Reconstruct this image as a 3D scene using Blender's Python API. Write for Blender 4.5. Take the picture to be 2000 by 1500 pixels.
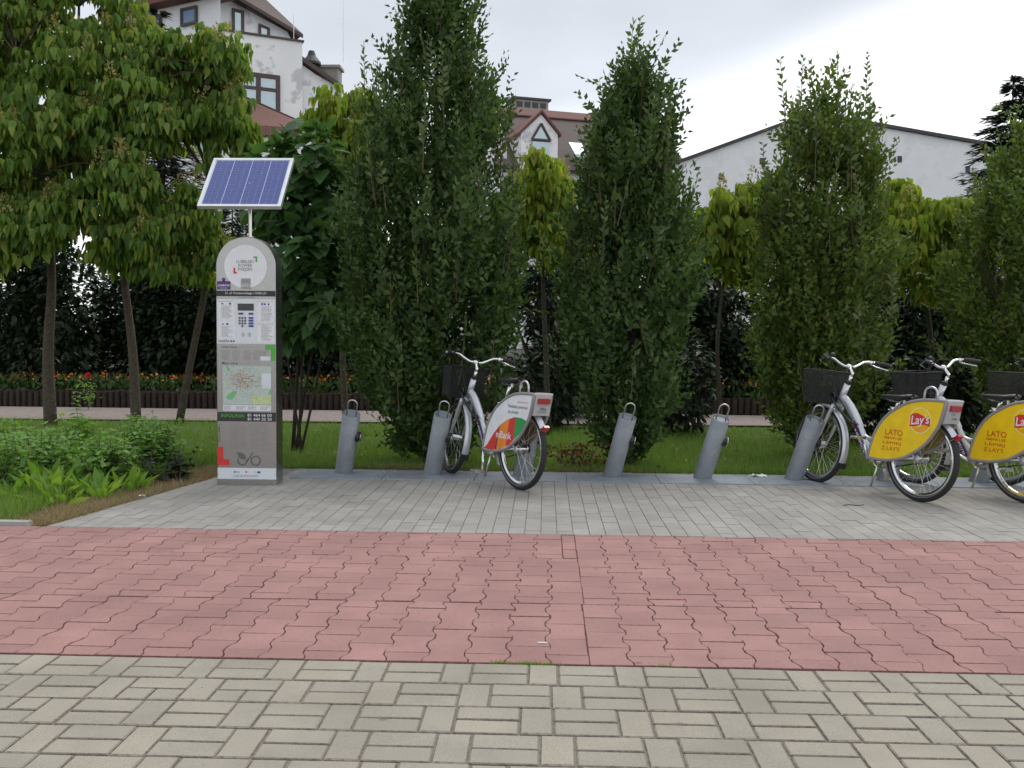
import bpy, math, random
import numpy as np
from mathutils import Matrix, Vector
random.seed(7)
rng = np.random.default_rng(11)
for o in list(bpy.data.objects):
    bpy.data.objects.remove(o)
scene = bpy.context.scene
COL = scene.collection
PI = math.pi
rad = math.radians

# ------------------------------------------------------------------ camera
cam_d = bpy.data.cameras.new('camera')
cam_d.sensor_width = 36.0
cam_d.lens = 36.0 * 1880.0 / 2000.0
cam_d.clip_start = 0.05
cam_d.clip_end = 1500
cam = bpy.data.objects.new('camera', cam_d)
COL.objects.link(cam)
cam.matrix_world = (Matrix.Translation((0, 0, 1.22)) @ Matrix.Rotation(rad(2.0), 4, 'Z')
                    @ Matrix.Rotation(rad(90 - 2.89), 4, 'X') @ Matrix.Rotation(rad(0.487), 4, 'Z'))
scene.camera = cam

# ------------------------------------------------------------------ sky and light
SUN_EL, SUN_AZ = 60.0, 28.0           # azimuth measured clockwise from +Y: high behind the trees, a little to the right, veiled by cloud
world = bpy.data.worlds.new('World')
scene.world = world
world.use_nodes = True
wn, wl = world.node_tree.nodes, world.node_tree.links
wn.clear()
w_out = wn.new('ShaderNodeOutputWorld')
w_bg = wn.new('ShaderNodeBackground')
w_sky = wn.new('ShaderNodeTexSky')
w_sky.sky_type = 'NISHITA'
w_sky.sun_disc = False
w_sky.sun_elevation = rad(SUN_EL)
w_sky.sun_rotation = rad(SUN_AZ)
w_tc = wn.new('ShaderNodeTexCoord')
w_sep = wn.new('ShaderNodeSeparateXYZ')
wl.new(w_tc.outputs['Generated'], w_sep.inputs[0])
w_map = wn.new('ShaderNodeMapping')
w_map.inputs['Scale'].default_value = (1.0, 1.0, 2.6)
w_map.inputs['Location'].default_value = (0.3, 0.0, 0.0)
wl.new(w_tc.outputs['Generated'], w_map.inputs[0])
w_n1 = wn.new('ShaderNodeTexNoise')
w_n1.inputs['Scale'].default_value = 1.6
w_n1.inputs['Detail'].default_value = 5
w_n1.inputs['Roughness'].default_value = 0.45
wl.new(w_map.outputs[0], w_n1.inputs['Vector'])


def wmath(op, a, b=None):
    n = wn.new('ShaderNodeMath')
    n.operation = op
    for i, v in enumerate((a, b)):
        if v is None:
            continue
        if isinstance(v, (int, float)):
            n.inputs[i].default_value = v
        else:
            wl.new(v, n.inputs[i])
    return n.outputs[0]


# cloud deck with a brighter, thinner band low over the horizon; its lower edge is ragged and tilts with the wind
w_h = wmath('ADD', w_sep.outputs['Z'], wmath('MULTIPLY', wmath('SUBTRACT', w_n1.outputs['Fac'], 0.5), 0.16))
w_h = wmath('SUBTRACT', w_h, wmath('MULTIPLY', w_sep.outputs['X'], 0.22))
w_edge = wn.new('ShaderNodeValToRGB')
w_edge.color_ramp.interpolation = 'EASE'
ce = w_edge.color_ramp.elements
ce[0].position = 0.195
ce[0].color = (1.22, 1.24, 1.26, 1)
ce[1].position = 0.265
ce[1].color = (0.66, 0.695, 0.755, 1)
e3 = ce.new(0.5)
e3.color = (0.66, 0.70, 0.77, 1)
e4 = ce.new(0.95)
e4.color = (0.86, 0.89, 0.94, 1)
wl.new(w_h, w_edge.inputs[0])
w_n2 = wn.new('ShaderNodeTexNoise')
w_n2.inputs['Scale'].default_value = 3.2
w_n2.inputs['Detail'].default_value = 6
wl.new(w_map.outputs[0], w_n2.inputs['Vector'])
w_var = wn.new('ShaderNodeMapRange')
w_var.inputs[1].default_value = 0.3
w_var.inputs[2].default_value = 0.7
w_var.inputs[3].default_value = 0.88
w_var.inputs[4].default_value = 1.12
wl.new(w_n2.outputs['Fac'], w_var.inputs[0])
w_cl = wn.new('ShaderNodeVectorMath')
w_cl.operation = 'SCALE'
wl.new(w_edge.outputs['Color'], w_cl.inputs[0])
wl.new(w_var.outputs[0], w_cl.inputs['Scale'])
w_skys = wn.new('ShaderNodeVectorMath')
w_skys.operation = 'SCALE'
w_skys.inputs['Scale'].default_value = 0.1
wl.new(w_sky.outputs[0], w_skys.inputs[0])
w_mix = wn.new('ShaderNodeMix')
w_mix.data_type = 'RGBA'
w_mix.inputs[0].default_value = 0.94
wl.new(w_skys.outputs[0], w_mix.inputs[6])
wl.new(w_cl.outputs[0], w_mix.inputs[7])
wl.new(w_mix.outputs[2], w_bg.inputs['Color'])
w_bg.inputs['Strength'].default_value = 1.0
wl.new(w_bg.outputs[0], w_out.inputs[0])

sun_d = bpy.data.lights.new('sun', 'SUN')
sun_d.energy = 1.5
sun_d.angle = rad(35)
sun_d.color = (1.0, 0.96, 0.9)
sun = bpy.data.objects.new('sun', sun_d)
COL.objects.link(sun)
sdir = Vector((math.sin(rad(SUN_AZ)) * math.cos(rad(SUN_EL)), math.cos(rad(SUN_AZ)) * math.cos(rad(SUN_EL)), math.sin(rad(SUN_EL))))
sun.rotation_euler = sdir.to_track_quat('Z', 'Y').to_euler()
sun.location = (0, 0, 30)

scene.view_settings.view_transform = 'Standard'
scene.view_settings.look = 'None'
scene.view_settings.exposure = 0.25
scene.view_settings.gamma = 1.0
scene.view_settings.use_curve_mapping = False


# ------------------------------------------------------------------ materials
def new_mat(name):
    m = bpy.data.materials.new(name)
    m.use_nodes = True
    nt = m.node_tree
    return m, nt.nodes, nt.links, nt.nodes['Principled BSDF']


def coords(N, L, scale=(1, 1, 1)):
    tc = N.new('ShaderNodeTexCoord')
    mp = N.new('ShaderNodeMapping')
    mp.inputs['Scale'].default_value = scale
    L.new(tc.outputs['Object'], mp.inputs[0])
    return mp.outputs[0]


def plain(name, col, rough=0.5, metal=0.0, var=0.08, nscale=9.0, bump=0.0, bscale=60.0, spec=0.5, coat=0.0):
    """one colour with slight mottling and optional fine relief"""
    m, N, L, b = new_mat(name)
    v = coords(N, L)
    n = N.new('ShaderNodeTexNoise')
    n.inputs['Scale'].default_value = nscale
    n.inputs['Detail'].default_value = 5
    L.new(v, n.inputs['Vector'])
    r = N.new('ShaderNodeValToRGB')
    a, c = r.color_ramp.elements
    a.position, c.position = 0.3, 0.7
    a.color = tuple(max(0, x * (1 - var)) for x in col) + (1,)
    c.color = tuple(min(1, x * (1 + var)) for x in col) + (1,)
    L.new(n.outputs['Fac'], r.inputs[0])
    L.new(r.outputs[0], b.inputs['Base Color'])
    b.inputs['Roughness'].default_value = rough
    b.inputs['Metallic'].default_value = metal
    b.inputs['Specular IOR Level'].default_value = spec
    b.inputs['Coat Weight'].default_value = coat
    if bump:
        n2 = N.new('ShaderNodeTexNoise')
        n2.inputs['Scale'].default_value = bscale
        n2.inputs['Detail'].default_value = 4
        L.new(v, n2.inputs['Vector'])
        bp = N.new('ShaderNodeBump')
        bp.inputs['Strength'].default_value = bump
        bp.inputs['Distance'].default_value = 0.01
        L.new(n2.outputs['Fac'], bp.inputs['Height'])
        L.new(bp.outputs[0], b.inputs['Normal'])
    return m


def paver_mat(name, c0, c1, c2):
    """concrete paver: a tone of its own for every piece, sand grain, blotchy wear"""
    m, N, L, b = new_mat(name)
    oi = N.new('ShaderNodeObjectInfo')
    ge = N.new('ShaderNodeNewGeometry')
    ad = N.new('ShaderNodeMath')
    ad.operation = 'ADD'
    L.new(oi.outputs['Random'], ad.inputs[0])
    L.new(ge.outputs['Random Per Island'], ad.inputs[1])
    fr = N.new('ShaderNodeMath')
    fr.operation = 'FRACT'
    L.new(ad.outputs[0], fr.inputs[0])
    r = N.new('ShaderNodeValToRGB')
    r.color_ramp.elements[0].color = c0 + (1,)
    r.color_ramp.elements[1].color = c1 + (1,)
    e = r.color_ramp.elements.new(0.5)
    e.color = c2 + (1,)
    L.new(fr.outputs[0], r.inputs[0])
    # world-space position keeps the grain and the stains from repeating on shared meshes
    pos = ge.outputs['Position']
    n1 = N.new('ShaderNodeTexNoise')
    n1.inputs['Scale'].default_value = 260
    n1.inputs['Detail'].default_value = 3
    L.new(pos, n1.inputs['Vector'])
    n2 = N.new('ShaderNodeTexNoise')
    n2.inputs['Scale'].default_value = 2.3
    n2.inputs['Detail'].default_value = 6
    n2.inputs['Roughness'].default_value = 0.6
    L.new(pos, n2.inputs['Vector'])
    m1 = N.new('ShaderNodeMapRange')
    m1.inputs[1].default_value, m1.inputs[2].default_value = 0.25, 0.75
    m1.inputs[3].default_value, m1.inputs[4].default_value = 0.74, 1.24
    L.new(n1.outputs['Fac'], m1.inputs[0])
    m2 = N.new('ShaderNodeMapRange')
    m2.inputs[1].default_value, m2.inputs[2].default_value = 0.3, 0.7
    m2.inputs[3].default_value, m2.inputs[4].default_value = 0.84, 1.12
    L.new(n2.outputs['Fac'], m2.inputs[0])
    mu = N.new('ShaderNodeMath')
    mu.operation = 'MULTIPLY'
    L.new(m1.outputs[0], mu.inputs[0])
    L.new(m2.outputs[0], mu.inputs[1])
    # trodden-in spots, few and of uneven size
    vs_ = N.new('ShaderNodeTexVoronoi')
    vs_.inputs['Scale'].default_value = 3.1
    vs_.inputs['Randomness'].default_value = 1.0
    L.new(pos, vs_.inputs['Vector'])
    sp_ = N.new('ShaderNodeMapRange')
    sp_.inputs[1].default_value, sp_.inputs[2].default_value = 0.03, 0.055
    sp_.inputs[3].default_value, sp_.inputs[4].default_value = 0.66, 1.0
    L.new(vs_.outputs['Distance'], sp_.inputs[0])
    mq = N.new('ShaderNodeMath')
    mq.operation = 'MULTIPLY'
    L.new(mu.outputs[0], mq.inputs[0])
    L.new(sp_.outputs[0], mq.inputs[1])
    mu = mq
    sc = N.new('ShaderNodeVectorMath')
    sc.operation = 'SCALE'
    L.new(r.outputs[0], sc.inputs[0])
    L.new(mu.outputs[0], sc.inputs['Scale'])
    L.new(sc.outputs[0], b.inputs['Base Color'])
    b.inputs['Roughness'].default_value = 0.88
    b.inputs['Specular IOR Level'].default_value = 0.3
    bp = N.new('ShaderNodeBump')
    bp.inputs['Strength'].default_value = 0.35
    bp.inputs['Distance'].default_value = 0.002
    L.new(n1.outputs['Fac'], bp.inputs['Height'])
    L.new(bp.outputs[0], b.inputs['Normal'])
    return m


def leaf_mat(name, cols, trans=0.35, rough=0.5):
    """each leaf (mesh island) takes its own tone from the ramp; light also passes through"""
    m, N, L, b = new_mat(name)
    out = N['Material Output']
    ge = N.new('ShaderNodeNewGeometry')
    r = N.new('ShaderNodeValToRGB')
    els = r.color_ramp.elements
    k = len(cols)
    els[0].color = cols[0] + (1,)
    els[1].color = cols[-1] + (1,)
    for i in range(1, k - 1):
        e = els.new(i / (k - 1))
        e.color = cols[i] + (1,)
    L.new(ge.outputs['Random Per Island'], r.inputs[0])
    L.new(r.outputs[0], b.inputs['Base Color'])
    b.inputs['Roughness'].default_value = rough
    b.inputs['Specular IOR Level'].default_value = 0.35
    t = N.new('ShaderNodeBsdfTranslucent')
    br = N.new('ShaderNodeMix')
    br.data_type = 'RGBA'
    br.blend_type = 'MULTIPLY'
    br.inputs[0].default_value = 1.0
    br.inputs[7].default_value = (1.25, 1.3, 0.6, 1)
    L.new(r.outputs[0], br.inputs[6])
    L.new(br.outputs[2], t.inputs['Color'])
    mx = N.new('ShaderNodeMixShader')
    mx.inputs[0].default_value = trans
    L.new(b.outputs[0], mx.inputs[1])
    L.new(t.outputs[0], mx.inputs[2])
    L.new(mx.outputs[0], out.inputs['Surface'])
    return m


def brushed(name, col, rough, stretch=(3, 3, 90), metal=1.0):
    m, N, L, b = new_mat(name)
    v = coords(N, L, stretch)
    n = N.new('ShaderNodeTexNoise')
    n.inputs['Scale'].default_value = 6
    n.inputs['Detail'].default_value = 6
    L.new(v, n.inputs['Vector'])
    r = N.new('ShaderNodeMapRange')
    r.inputs[3].default_value, r.inputs[4].default_value = rough * 0.75, rough * 1.3
    L.new(n.outputs['Fac'], r.inputs[0])
    L.new(r.outputs[0], b.inputs['Roughness'])
    b.inputs['Base Color'].default_value = col + (1,)
    b.inputs['Metallic'].default_value = metal
    bp = N.new('ShaderNodeBump')
    bp.inputs['Strength'].default_value = 0.08
    bp.inputs['Distance'].default_value = 0.002
    L.new(n.outputs['Fac'], bp.inputs['Height'])
    L.new(bp.outputs[0], b.inputs['Normal'])
    return m


def galvanised(name, col, metal=0.55):
    """zinc coat: spangle cells and dull streaks"""
    m, N, L, b = new_mat(name)
    v = coords(N, L)
    vo = N.new('ShaderNodeTexVoronoi')
    vo.inputs['Scale'].default_value = 70
    L.new(v, vo.inputs['Vector'])
    n = N.new('ShaderNodeTexNoise')
    n.inputs['Scale'].default_value = 5
    n.inputs['Detail'].default_value = 7
    L.new(v, n.inputs['Vector'])
    mr = N.new('ShaderNodeMapRange')
    mr.inputs[1].default_value, mr.inputs[2].default_value = 0.25, 0.75
    mr.inputs[3].default_value, mr.inputs[4].default_value = 0.78, 1.15
    L.new(n.outputs['Fac'], mr.inputs[0])
    m3 = N.new('ShaderNodeMapRange')
    m3.inputs[3].default_value, m3.inputs[4].default_value = 0.9, 1.1
    L.new(vo.outputs['Color'], m3.inputs[0])
    mu = N.new('ShaderNodeMath')
    mu.operation = 'MULTIPLY'
    L.new(mr.outputs[0], mu.inputs[0])
    L.new(m3.outputs[0], mu.inputs[1])
    sc = N.new('ShaderNodeVectorMath')
    sc.operation = 'SCALE'
    sc.inputs[0].default_value = col
    L.new(mu.outputs[0], sc.inputs['Scale'])
    L.new(sc.outputs[0], b.inputs['Base Color'])
    b.inputs['Metallic'].default_value = metal
    b.inputs['Roughness'].default_value = 0.55
    return m


def plaster(name, base, patch):
    """white render with flaked grey patches that have edges of their own"""
    m, N, L, b = new_mat(name)
    v = coords(N, L)
    n = N.new('ShaderNodeTexNoise')
    n.inputs['Scale'].default_value = 0.9
    n.inputs['Detail'].default_value = 8
    n.inputs['Roughness'].default_value = 0.65
    L.new(v, n.inputs['Vector'])
    r = N.new('ShaderNodeValToRGB')
    els = r.color_ramp.elements
    els[0].position, els[1].position = 0.53, 0.57
    els[0].color = base + (1,)
    els[1].color = patch + (1,)
    e = els.new(0.3)
    e.color = tuple(x * 0.93 for x in base) + (1,)
    L.new(n.outputs['Fac'], r.inputs[0])
    L.new(r.outputs[0], b.inputs['Base Color'])
    b.inputs['Roughness'].default_value = 0.9
    bp = N.new('ShaderNodeBump')
    bp.inputs['Strength'].default_value = 0.3
    bp.inputs['Distance'].default_value = 0.02
    L.new(n.outputs['Fac'], bp.inputs['Height'])
    L.new(bp.outputs[0], b.inputs['Normal'])
    return m


def ground_mat(name, ca, cb, scale=3.0):
    m, N, L, b = new_mat(name)
    v = coords(N, L)
    n = N.new('ShaderNodeTexNoise')
    n.inputs['Scale'].default_value = scale
    n.inputs['Detail'].default_value = 9
    n.inputs['Roughness'].default_value = 0.7
    L.new(v, n.inputs['Vector'])
    r = N.new('ShaderNodeValToRGB')
    r.color_ramp.elements[0].position = 0.35
    r.color_ramp.elements[1].position = 0.65
    r.color_ramp.elements[0].color = ca + (1,)
    r.color_ramp.elements[1].color = cb + (1,)
    L.new(n.outputs['Fac'], r.inputs[0])
    L.new(r.outputs[0], b.inputs['Base Color'])
    b.inputs['Roughness'].default_value = 0.95
    n2 = N.new('ShaderNodeTexNoise')
    n2.inputs['Scale'].default_value = 40
    L.new(v, n2.inputs['Vector'])
    bp = N.new('ShaderNodeBump')
    bp.inputs['Strength'].default_value = 0.6
    bp.inputs['Distance'].default_value = 0.03
    L.new(n2.outputs['Fac'], bp.inputs['Height'])
    L.new(bp.outputs[0], b.inputs['Normal'])
    return m


def shingle_mat(name, ca, cb, sc=(1, 1, 1)):
    """roof covering too far off to build tile by tile"""
    m, N, L, b = new_mat(name)
    v = coords(N, L, sc)
    br = N.new('ShaderNodeTexBrick')
    br.inputs['Color1'].default_value = ca + (1,)
    br.inputs['Color2'].default_value = cb + (1,)
    br.inputs['Mortar'].default_value = tuple(x * 0.55 for x in ca) + (1,)
    br.inputs['Scale'].default_value = 6
    br.inputs['Mortar Size'].default_value = 0.015
    L.new(v, br.inputs['Vector'])
    L.new(br.outputs['Color'], b.inputs['Base Color'])
    b.inputs['Roughness'].default_value = 0.8
    return m


MT = {}
MT['pave'] = paver_mat('beige_concrete', (.292, .266, .22), (.325, .293, .238), (.308, .281, .232))
MT['apron'] = paver_mat('grey_concrete', (.29, .277, .254), (.335, .32, .295), (.312, .299, .275))
MT['red'] = paver_mat('red_concrete', (.305, .172, .158), (.35, .198, .182), (.325, .184, .168))
MT['joint'] = ground_mat('joint_sand', (.17, .15, .125), (.25, .22, .185), 30)
MT['joint_apron'] = ground_mat('joint_sand_grey', (.16, .155, .145), (.24, .23, .215), 30)
MT['joint_red'] = ground_mat('joint_sand_red', (.15, .08, .072), (.23, .12, .11), 30)
MT['pave_edge'] = ground_mat('dirty_beige_edge', (.20, .178, .146), (.27, .24, .20), 40)
MT['red_edge'] = ground_mat('dirty_red_edge', (.18, .095, .086), (.26, .135, .122), 40)
MT['apron_edge'] = ground_mat('dirty_grey_edge', (.20, .195, .185), (.27, .26, .245), 40)
MT['soil'] = ground_mat('soil', (.035, .028, .018), (.06, .05, .03), 4)
MT['lawn'] = ground_mat('lawn_soil', (.05, .085, .02), (.085, .13, .03), 5)
MT['path'] = ground_mat('pink_path', (.22, .18, .165), (.29, .24, .22), 8)
MT['kerb'] = plain('kerb_concrete', (.36, .35, .33), .9, bump=.4, bscale=120)
MT['steel'] = brushed('brushed_steel', (.37, .366, .36), .28)
MT['steel_dk'] = brushed('brushed_steel_side', (.42, .41, .40), .28)
MT['galv'] = galvanised('galvanised_steel', (.27, .295, .32), .3)
MT['plate'] = galvanised('galvanised_plate', (.30, .335, .365), .25)
MT['chrome'] = plain('polished_alloy', (.78, .78, .78), .18, 1.0, var=.04)
MT['rod'] = plain('steel_rod', (.62, .60, .56), .28, 1.0)
MT['silver'] = plain('silver_paint', (.58, .60, .63), .34, .6, var=.06, coat=.3)
MT['greyplast'] = plain('grey_plastic', (.27, .26, .26), .55, var=.12, bump=.15, bscale=150)
MT['lightplast'] = plain('light_grey_plastic', (.42, .42, .43), .5, var=.1)
MT['rubber'] = plain('black_rubber', (.022, .021, .022), .7, var=.25, bump=.3, bscale=200)
MT['black'] = plain('black_plastic', (.018, .018, .019), .42, var=.2)
MT['wire'] = plain('black_wire', (.016, .016, .017), .5)
MT['white'] = plain('white_print', (.76, .78, .81), .4, var=.05, nscale=16)
MT['offwhite'] = plain('white_vinyl', (.68, .72, .76), .4, var=.03)
MT['blacktext'] = plain('black_ink', (.03, .03, .033), .5)
MT['greytext'] = plain('grey_ink', (.12, .12, .125), .5)
MT['palegrey'] = plain('pale_grey_ink', (.27, .27, .28), .5)
MT['greysq'] = plain('grey_print', (.33, .32, .31), .45)
MT['green'] = plain('green_print', (.09, .42, .05), .4)
MT['redp'] = plain('red_print', (.62, .035, .03), .4)
MT['orange'] = plain('orange_print', (.80, .25, .025), .4)
MT['dkred'] = plain('maroon_print', (.10, .02, .02), .4)
MT['mgreen'] = plain('emerald_print', (.03, .30, .07), .4)
MT['purple'] = plain('purple_print', (.07, .03, .16), .4)
MT['blue'] = plain('blue_print', (.045, .06, .30), .4)
MT['yellow'] = plain('yellow_print', (.88, .60, .012), .38, var=.07, nscale=14)
MT['paleyel'] = plain('pale_yellow_print', (.85, .78, .25), .4)
MT['mapbase'] = plain('map_print', (.46, .55, .50), .4, var=.1, nscale=60)
MT['mapgreen'] = plain('map_green_print', (.18, .48, .20), .4)
MT['mapinset'] = plain('map_inset_print', (.50, .60, .32), .4, var=.25, nscale=90)
MT['rust'] = plain('orange_ink', (.62, .12, .01), .45)
MT['amber'] = plain('amber_print', (.85, .40, .02), .4)
MT['tanback'] = plain('tan_panel_back', (.22, .15, .08), .6, var=.25, nscale=12)
MT['yelback'] = plain('stained_yellow_back', (.34, .26, .06), .6, var=.3, nscale=14)
MT['reflector'] = plain('red_reflector', (.35, .012, .012), .12, coat=.8, var=.2, nscale=80)
MT['cell'] = plain('blue_solar_cell', (.045, .07, .26), .22, .1, var=.22, nscale=45, coat=.5)
MT['cellback'] = plain('solar_backsheet', (.62, .67, .80), .35)
MT['alu'] = plain('anodised_aluminium', (.70, .72, .74), .35, .75)
MT['lcd'] = plain('dark_display', (.012, .012, .016), .12)
MT['bark'] = plain('bark', (.085, .068, .05), .95, var=.4, nscale=30, bump=.9, bscale=45)
MT['bark_dk'] = plain('dark_bark', (.045, .036, .028), .95, var=.4, nscale=30, bump=.9, bscale=45)
MT['twig'] = plain('twig', (.11, .085, .055), .9)
MT['wall'] = plaster('white_plaster', (.82, .83, .84), (.58, .58, .58))
MT['wall3'] = plaster('plain_white_plaster', (.80, .815, .83), (.73, .74, .75))
MT['wall2'] = plaster('white_plaster_worn', (.84, .84, .84), (.56, .56, .555))
MT['roof'] = shingle_mat('brown_shingle', (.085, .062, .055), (.11, .08, .07))
MT['roofred'] = shingle_mat('brick_red_tile', (.20, .10, .085), (.24, .12, .10))
MT['ridge'] = plain('red_ridge_tile', (.15, .065, .055), .8)
MT['brown'] = plain('brown_wood', (.075, .052, .045), .6)
MT['terra'] = plain('terracotta_board', (.33, .15, .085), .75)
MT['glass'] = plain('window_glass', (.38, .46, .50), .08, .35, var=.1, nscale=1.5)
MT['glassblue'] = plain('window_blind', (.13, .22, .36), .25, var=.15, nscale=2)
MT['slate'] = plain('dark_metal_roof', (.045, .045, .05), .6)
MT['conc'] = plain('weathered_concrete', (.30, .29, .27), .9, var=.2, bump=.3)
MT['palis'] = plain('dark_timber', (.045, .03, .024), .9, var=.4, nscale=20)
MT['paper'] = plain('white_paper', (.8, .8, .8), .8)
# foliage
MT['hornbeam'] = leaf_mat('hornbeam_leaf', [(.034, .068, .020), (.050, .10, .026), (.068, .125, .032), (.11, .165, .05)], .32)
MT['hornbeam2'] = leaf_mat('hornbeam_leaf_light', [(.05, .09, .02), (.08, .135, .026), (.12, .175, .035), (.18, .22, .05)], .36)
MT['catalpa'] = leaf_mat('catalpa_leaf', [(.065, .14, .028), (.115, .215, .038), (.165, .275, .045), (.22, .32, .055), (.34, .36, .08)], .48)
MT['catalpa2'] = leaf_mat('catalpa_leaf_yellow', [(.15, .24, .03), (.22, .32, .035), (.28, .36, .04), (.38, .38, .06)], .5)
MT['bigleaf'] = leaf_mat('dark_broad_leaf', [(.045, .105, .035), (.07, .15, .05), (.10, .19, .065)], .35, .42)
MT['spruce'] = leaf_mat('spruce_needles', [(.012, .023, .014), (.018, .032, .019), (.026, .042, .026)], .08)
MT['bluespruce'] = leaf_mat('blue_spruce_needles', [(.015, .026, .022), (.03, .048, .046), (.045, .07, .068)], .08)
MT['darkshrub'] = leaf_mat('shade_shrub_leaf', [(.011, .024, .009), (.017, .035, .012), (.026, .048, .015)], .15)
MT['thuja'] = leaf_mat('thuja_leaf', [(.03, .07, .018), (.05, .10, .025)], .2)
MT['nettle'] = leaf_mat('weed_leaf', [(.12, .25, .065), (.18, .34, .09), (.25, .41, .115)], .48)
MT['dockleaf'] = leaf_mat('broad_weed_leaf', [(.15, .29, .045), (.21, .36, .06), (.26, .39, .08)], .45)
MT['grass'] = leaf_mat('grass_blade', [(.11, .20, .04), (.15, .27, .05), (.20, .33, .065), (.28, .34, .11)], .42)
MT['drygrass'] = leaf_mat('dry_grass_blade', [(.24, .17, .10), (.34, .25, .15), (.44, .34, .22), (.20, .21, .08)], .25)
MT['panicle'] = leaf_mat('seed_panicle', [(.30, .27, .09), (.42, .37, .15), (.34, .25, .10)], .25)
MT['youngleaf'] = leaf_mat('young_hornbeam_leaf', [(.085, .14, .045), (.12, .185, .06), (.16, .22, .08)], .4)
MT['marigold'] = leaf_mat('orange_petals', [(.55, .09, .008), (.70, .18, .01), (.75, .32, .02), (.55, .06, .008)], .2)
MT['petal'] = leaf_mat('red_petal', [(.55, .02, .05), (.7, .04, .08)], .2)
MT['redleaf'] = leaf_mat('withered_red_leaf', [(.12, .03, .015), (.18, .05, .02), (.09, .06, .02)], .25)
MT['brownleaf'] = leaf_mat('fallen_leaf', [(.20, .07, .02), (.28, .12, .03), (.14, .06, .025)], .1)
MT['yellowpetal'] = leaf_mat('yellow_petal', [(.7, .5, .02), (.75, .6, .05)], .2)


# ------------------------------------------------------------------ mesh helpers
def link(name, me, mat, parent=None, smooth=False):
    if mat is not None and len(me.materials) == 0:
        me.materials.append(mat)
    if smooth:
        me.polygons.foreach_set('use_smooth', [True] * len(me.polygons))
    o = bpy.data.objects.new(name, me)
    COL.objects.link(o)
    if parent is not None:
        o.parent = parent
    return o


def mesh_obj(name, V, F, mat, parent=None, smooth=False):
    me = bpy.data.meshes.new(name)
    me.from_pydata([tuple(v) for v in V], [], [tuple(f) for f in F])
    me.validate()
    return link(name, me, mat, parent, smooth)


def fast_obj(name, V, F, mat, parent=None, smooth=False):
    """V (n,3) float array, F (m,k) int array, all faces with k corners"""
    me = bpy.data.meshes.new(name)
    m, k = F.shape
    me.vertices.add(len(V))
    me.vertices.foreach_set('co', np.ascontiguousarray(V, dtype=np.float32).ravel())
    me.loops.add(m * k)
    me.loops.foreach_set('vertex_index', np.ascontiguousarray(F, dtype=np.int32).ravel())
    me.polygons.add(m)
    me.polygons.foreach_set('loop_start', np.arange(0, m * k, k, dtype=np.int32))
    me.polygons.foreach_set('loop_total', np.full(m, k, dtype=np.int32))
    me.update(calc_edges=True)
    return link(name, me, mat, parent, smooth)


def thing(name, label, cat, loc=(0, 0, 0), rot=(0, 0, 0), group=None):
    o = bpy.data.objects.new(name, None)
    o.empty_display_size = 0.1
    COL.objects.link(o)
    o.location = loc
    o.rotation_euler = rot
    tag(o, label, cat, group)
    return o


def tag(o, label=None, cat=None, group=None, kind=None):
    if label:
        o['label'] = label
    if cat:
        o['category'] = cat
    if group:
        o['group'] = group
    if kind:
        o['kind'] = kind
    return o


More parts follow.
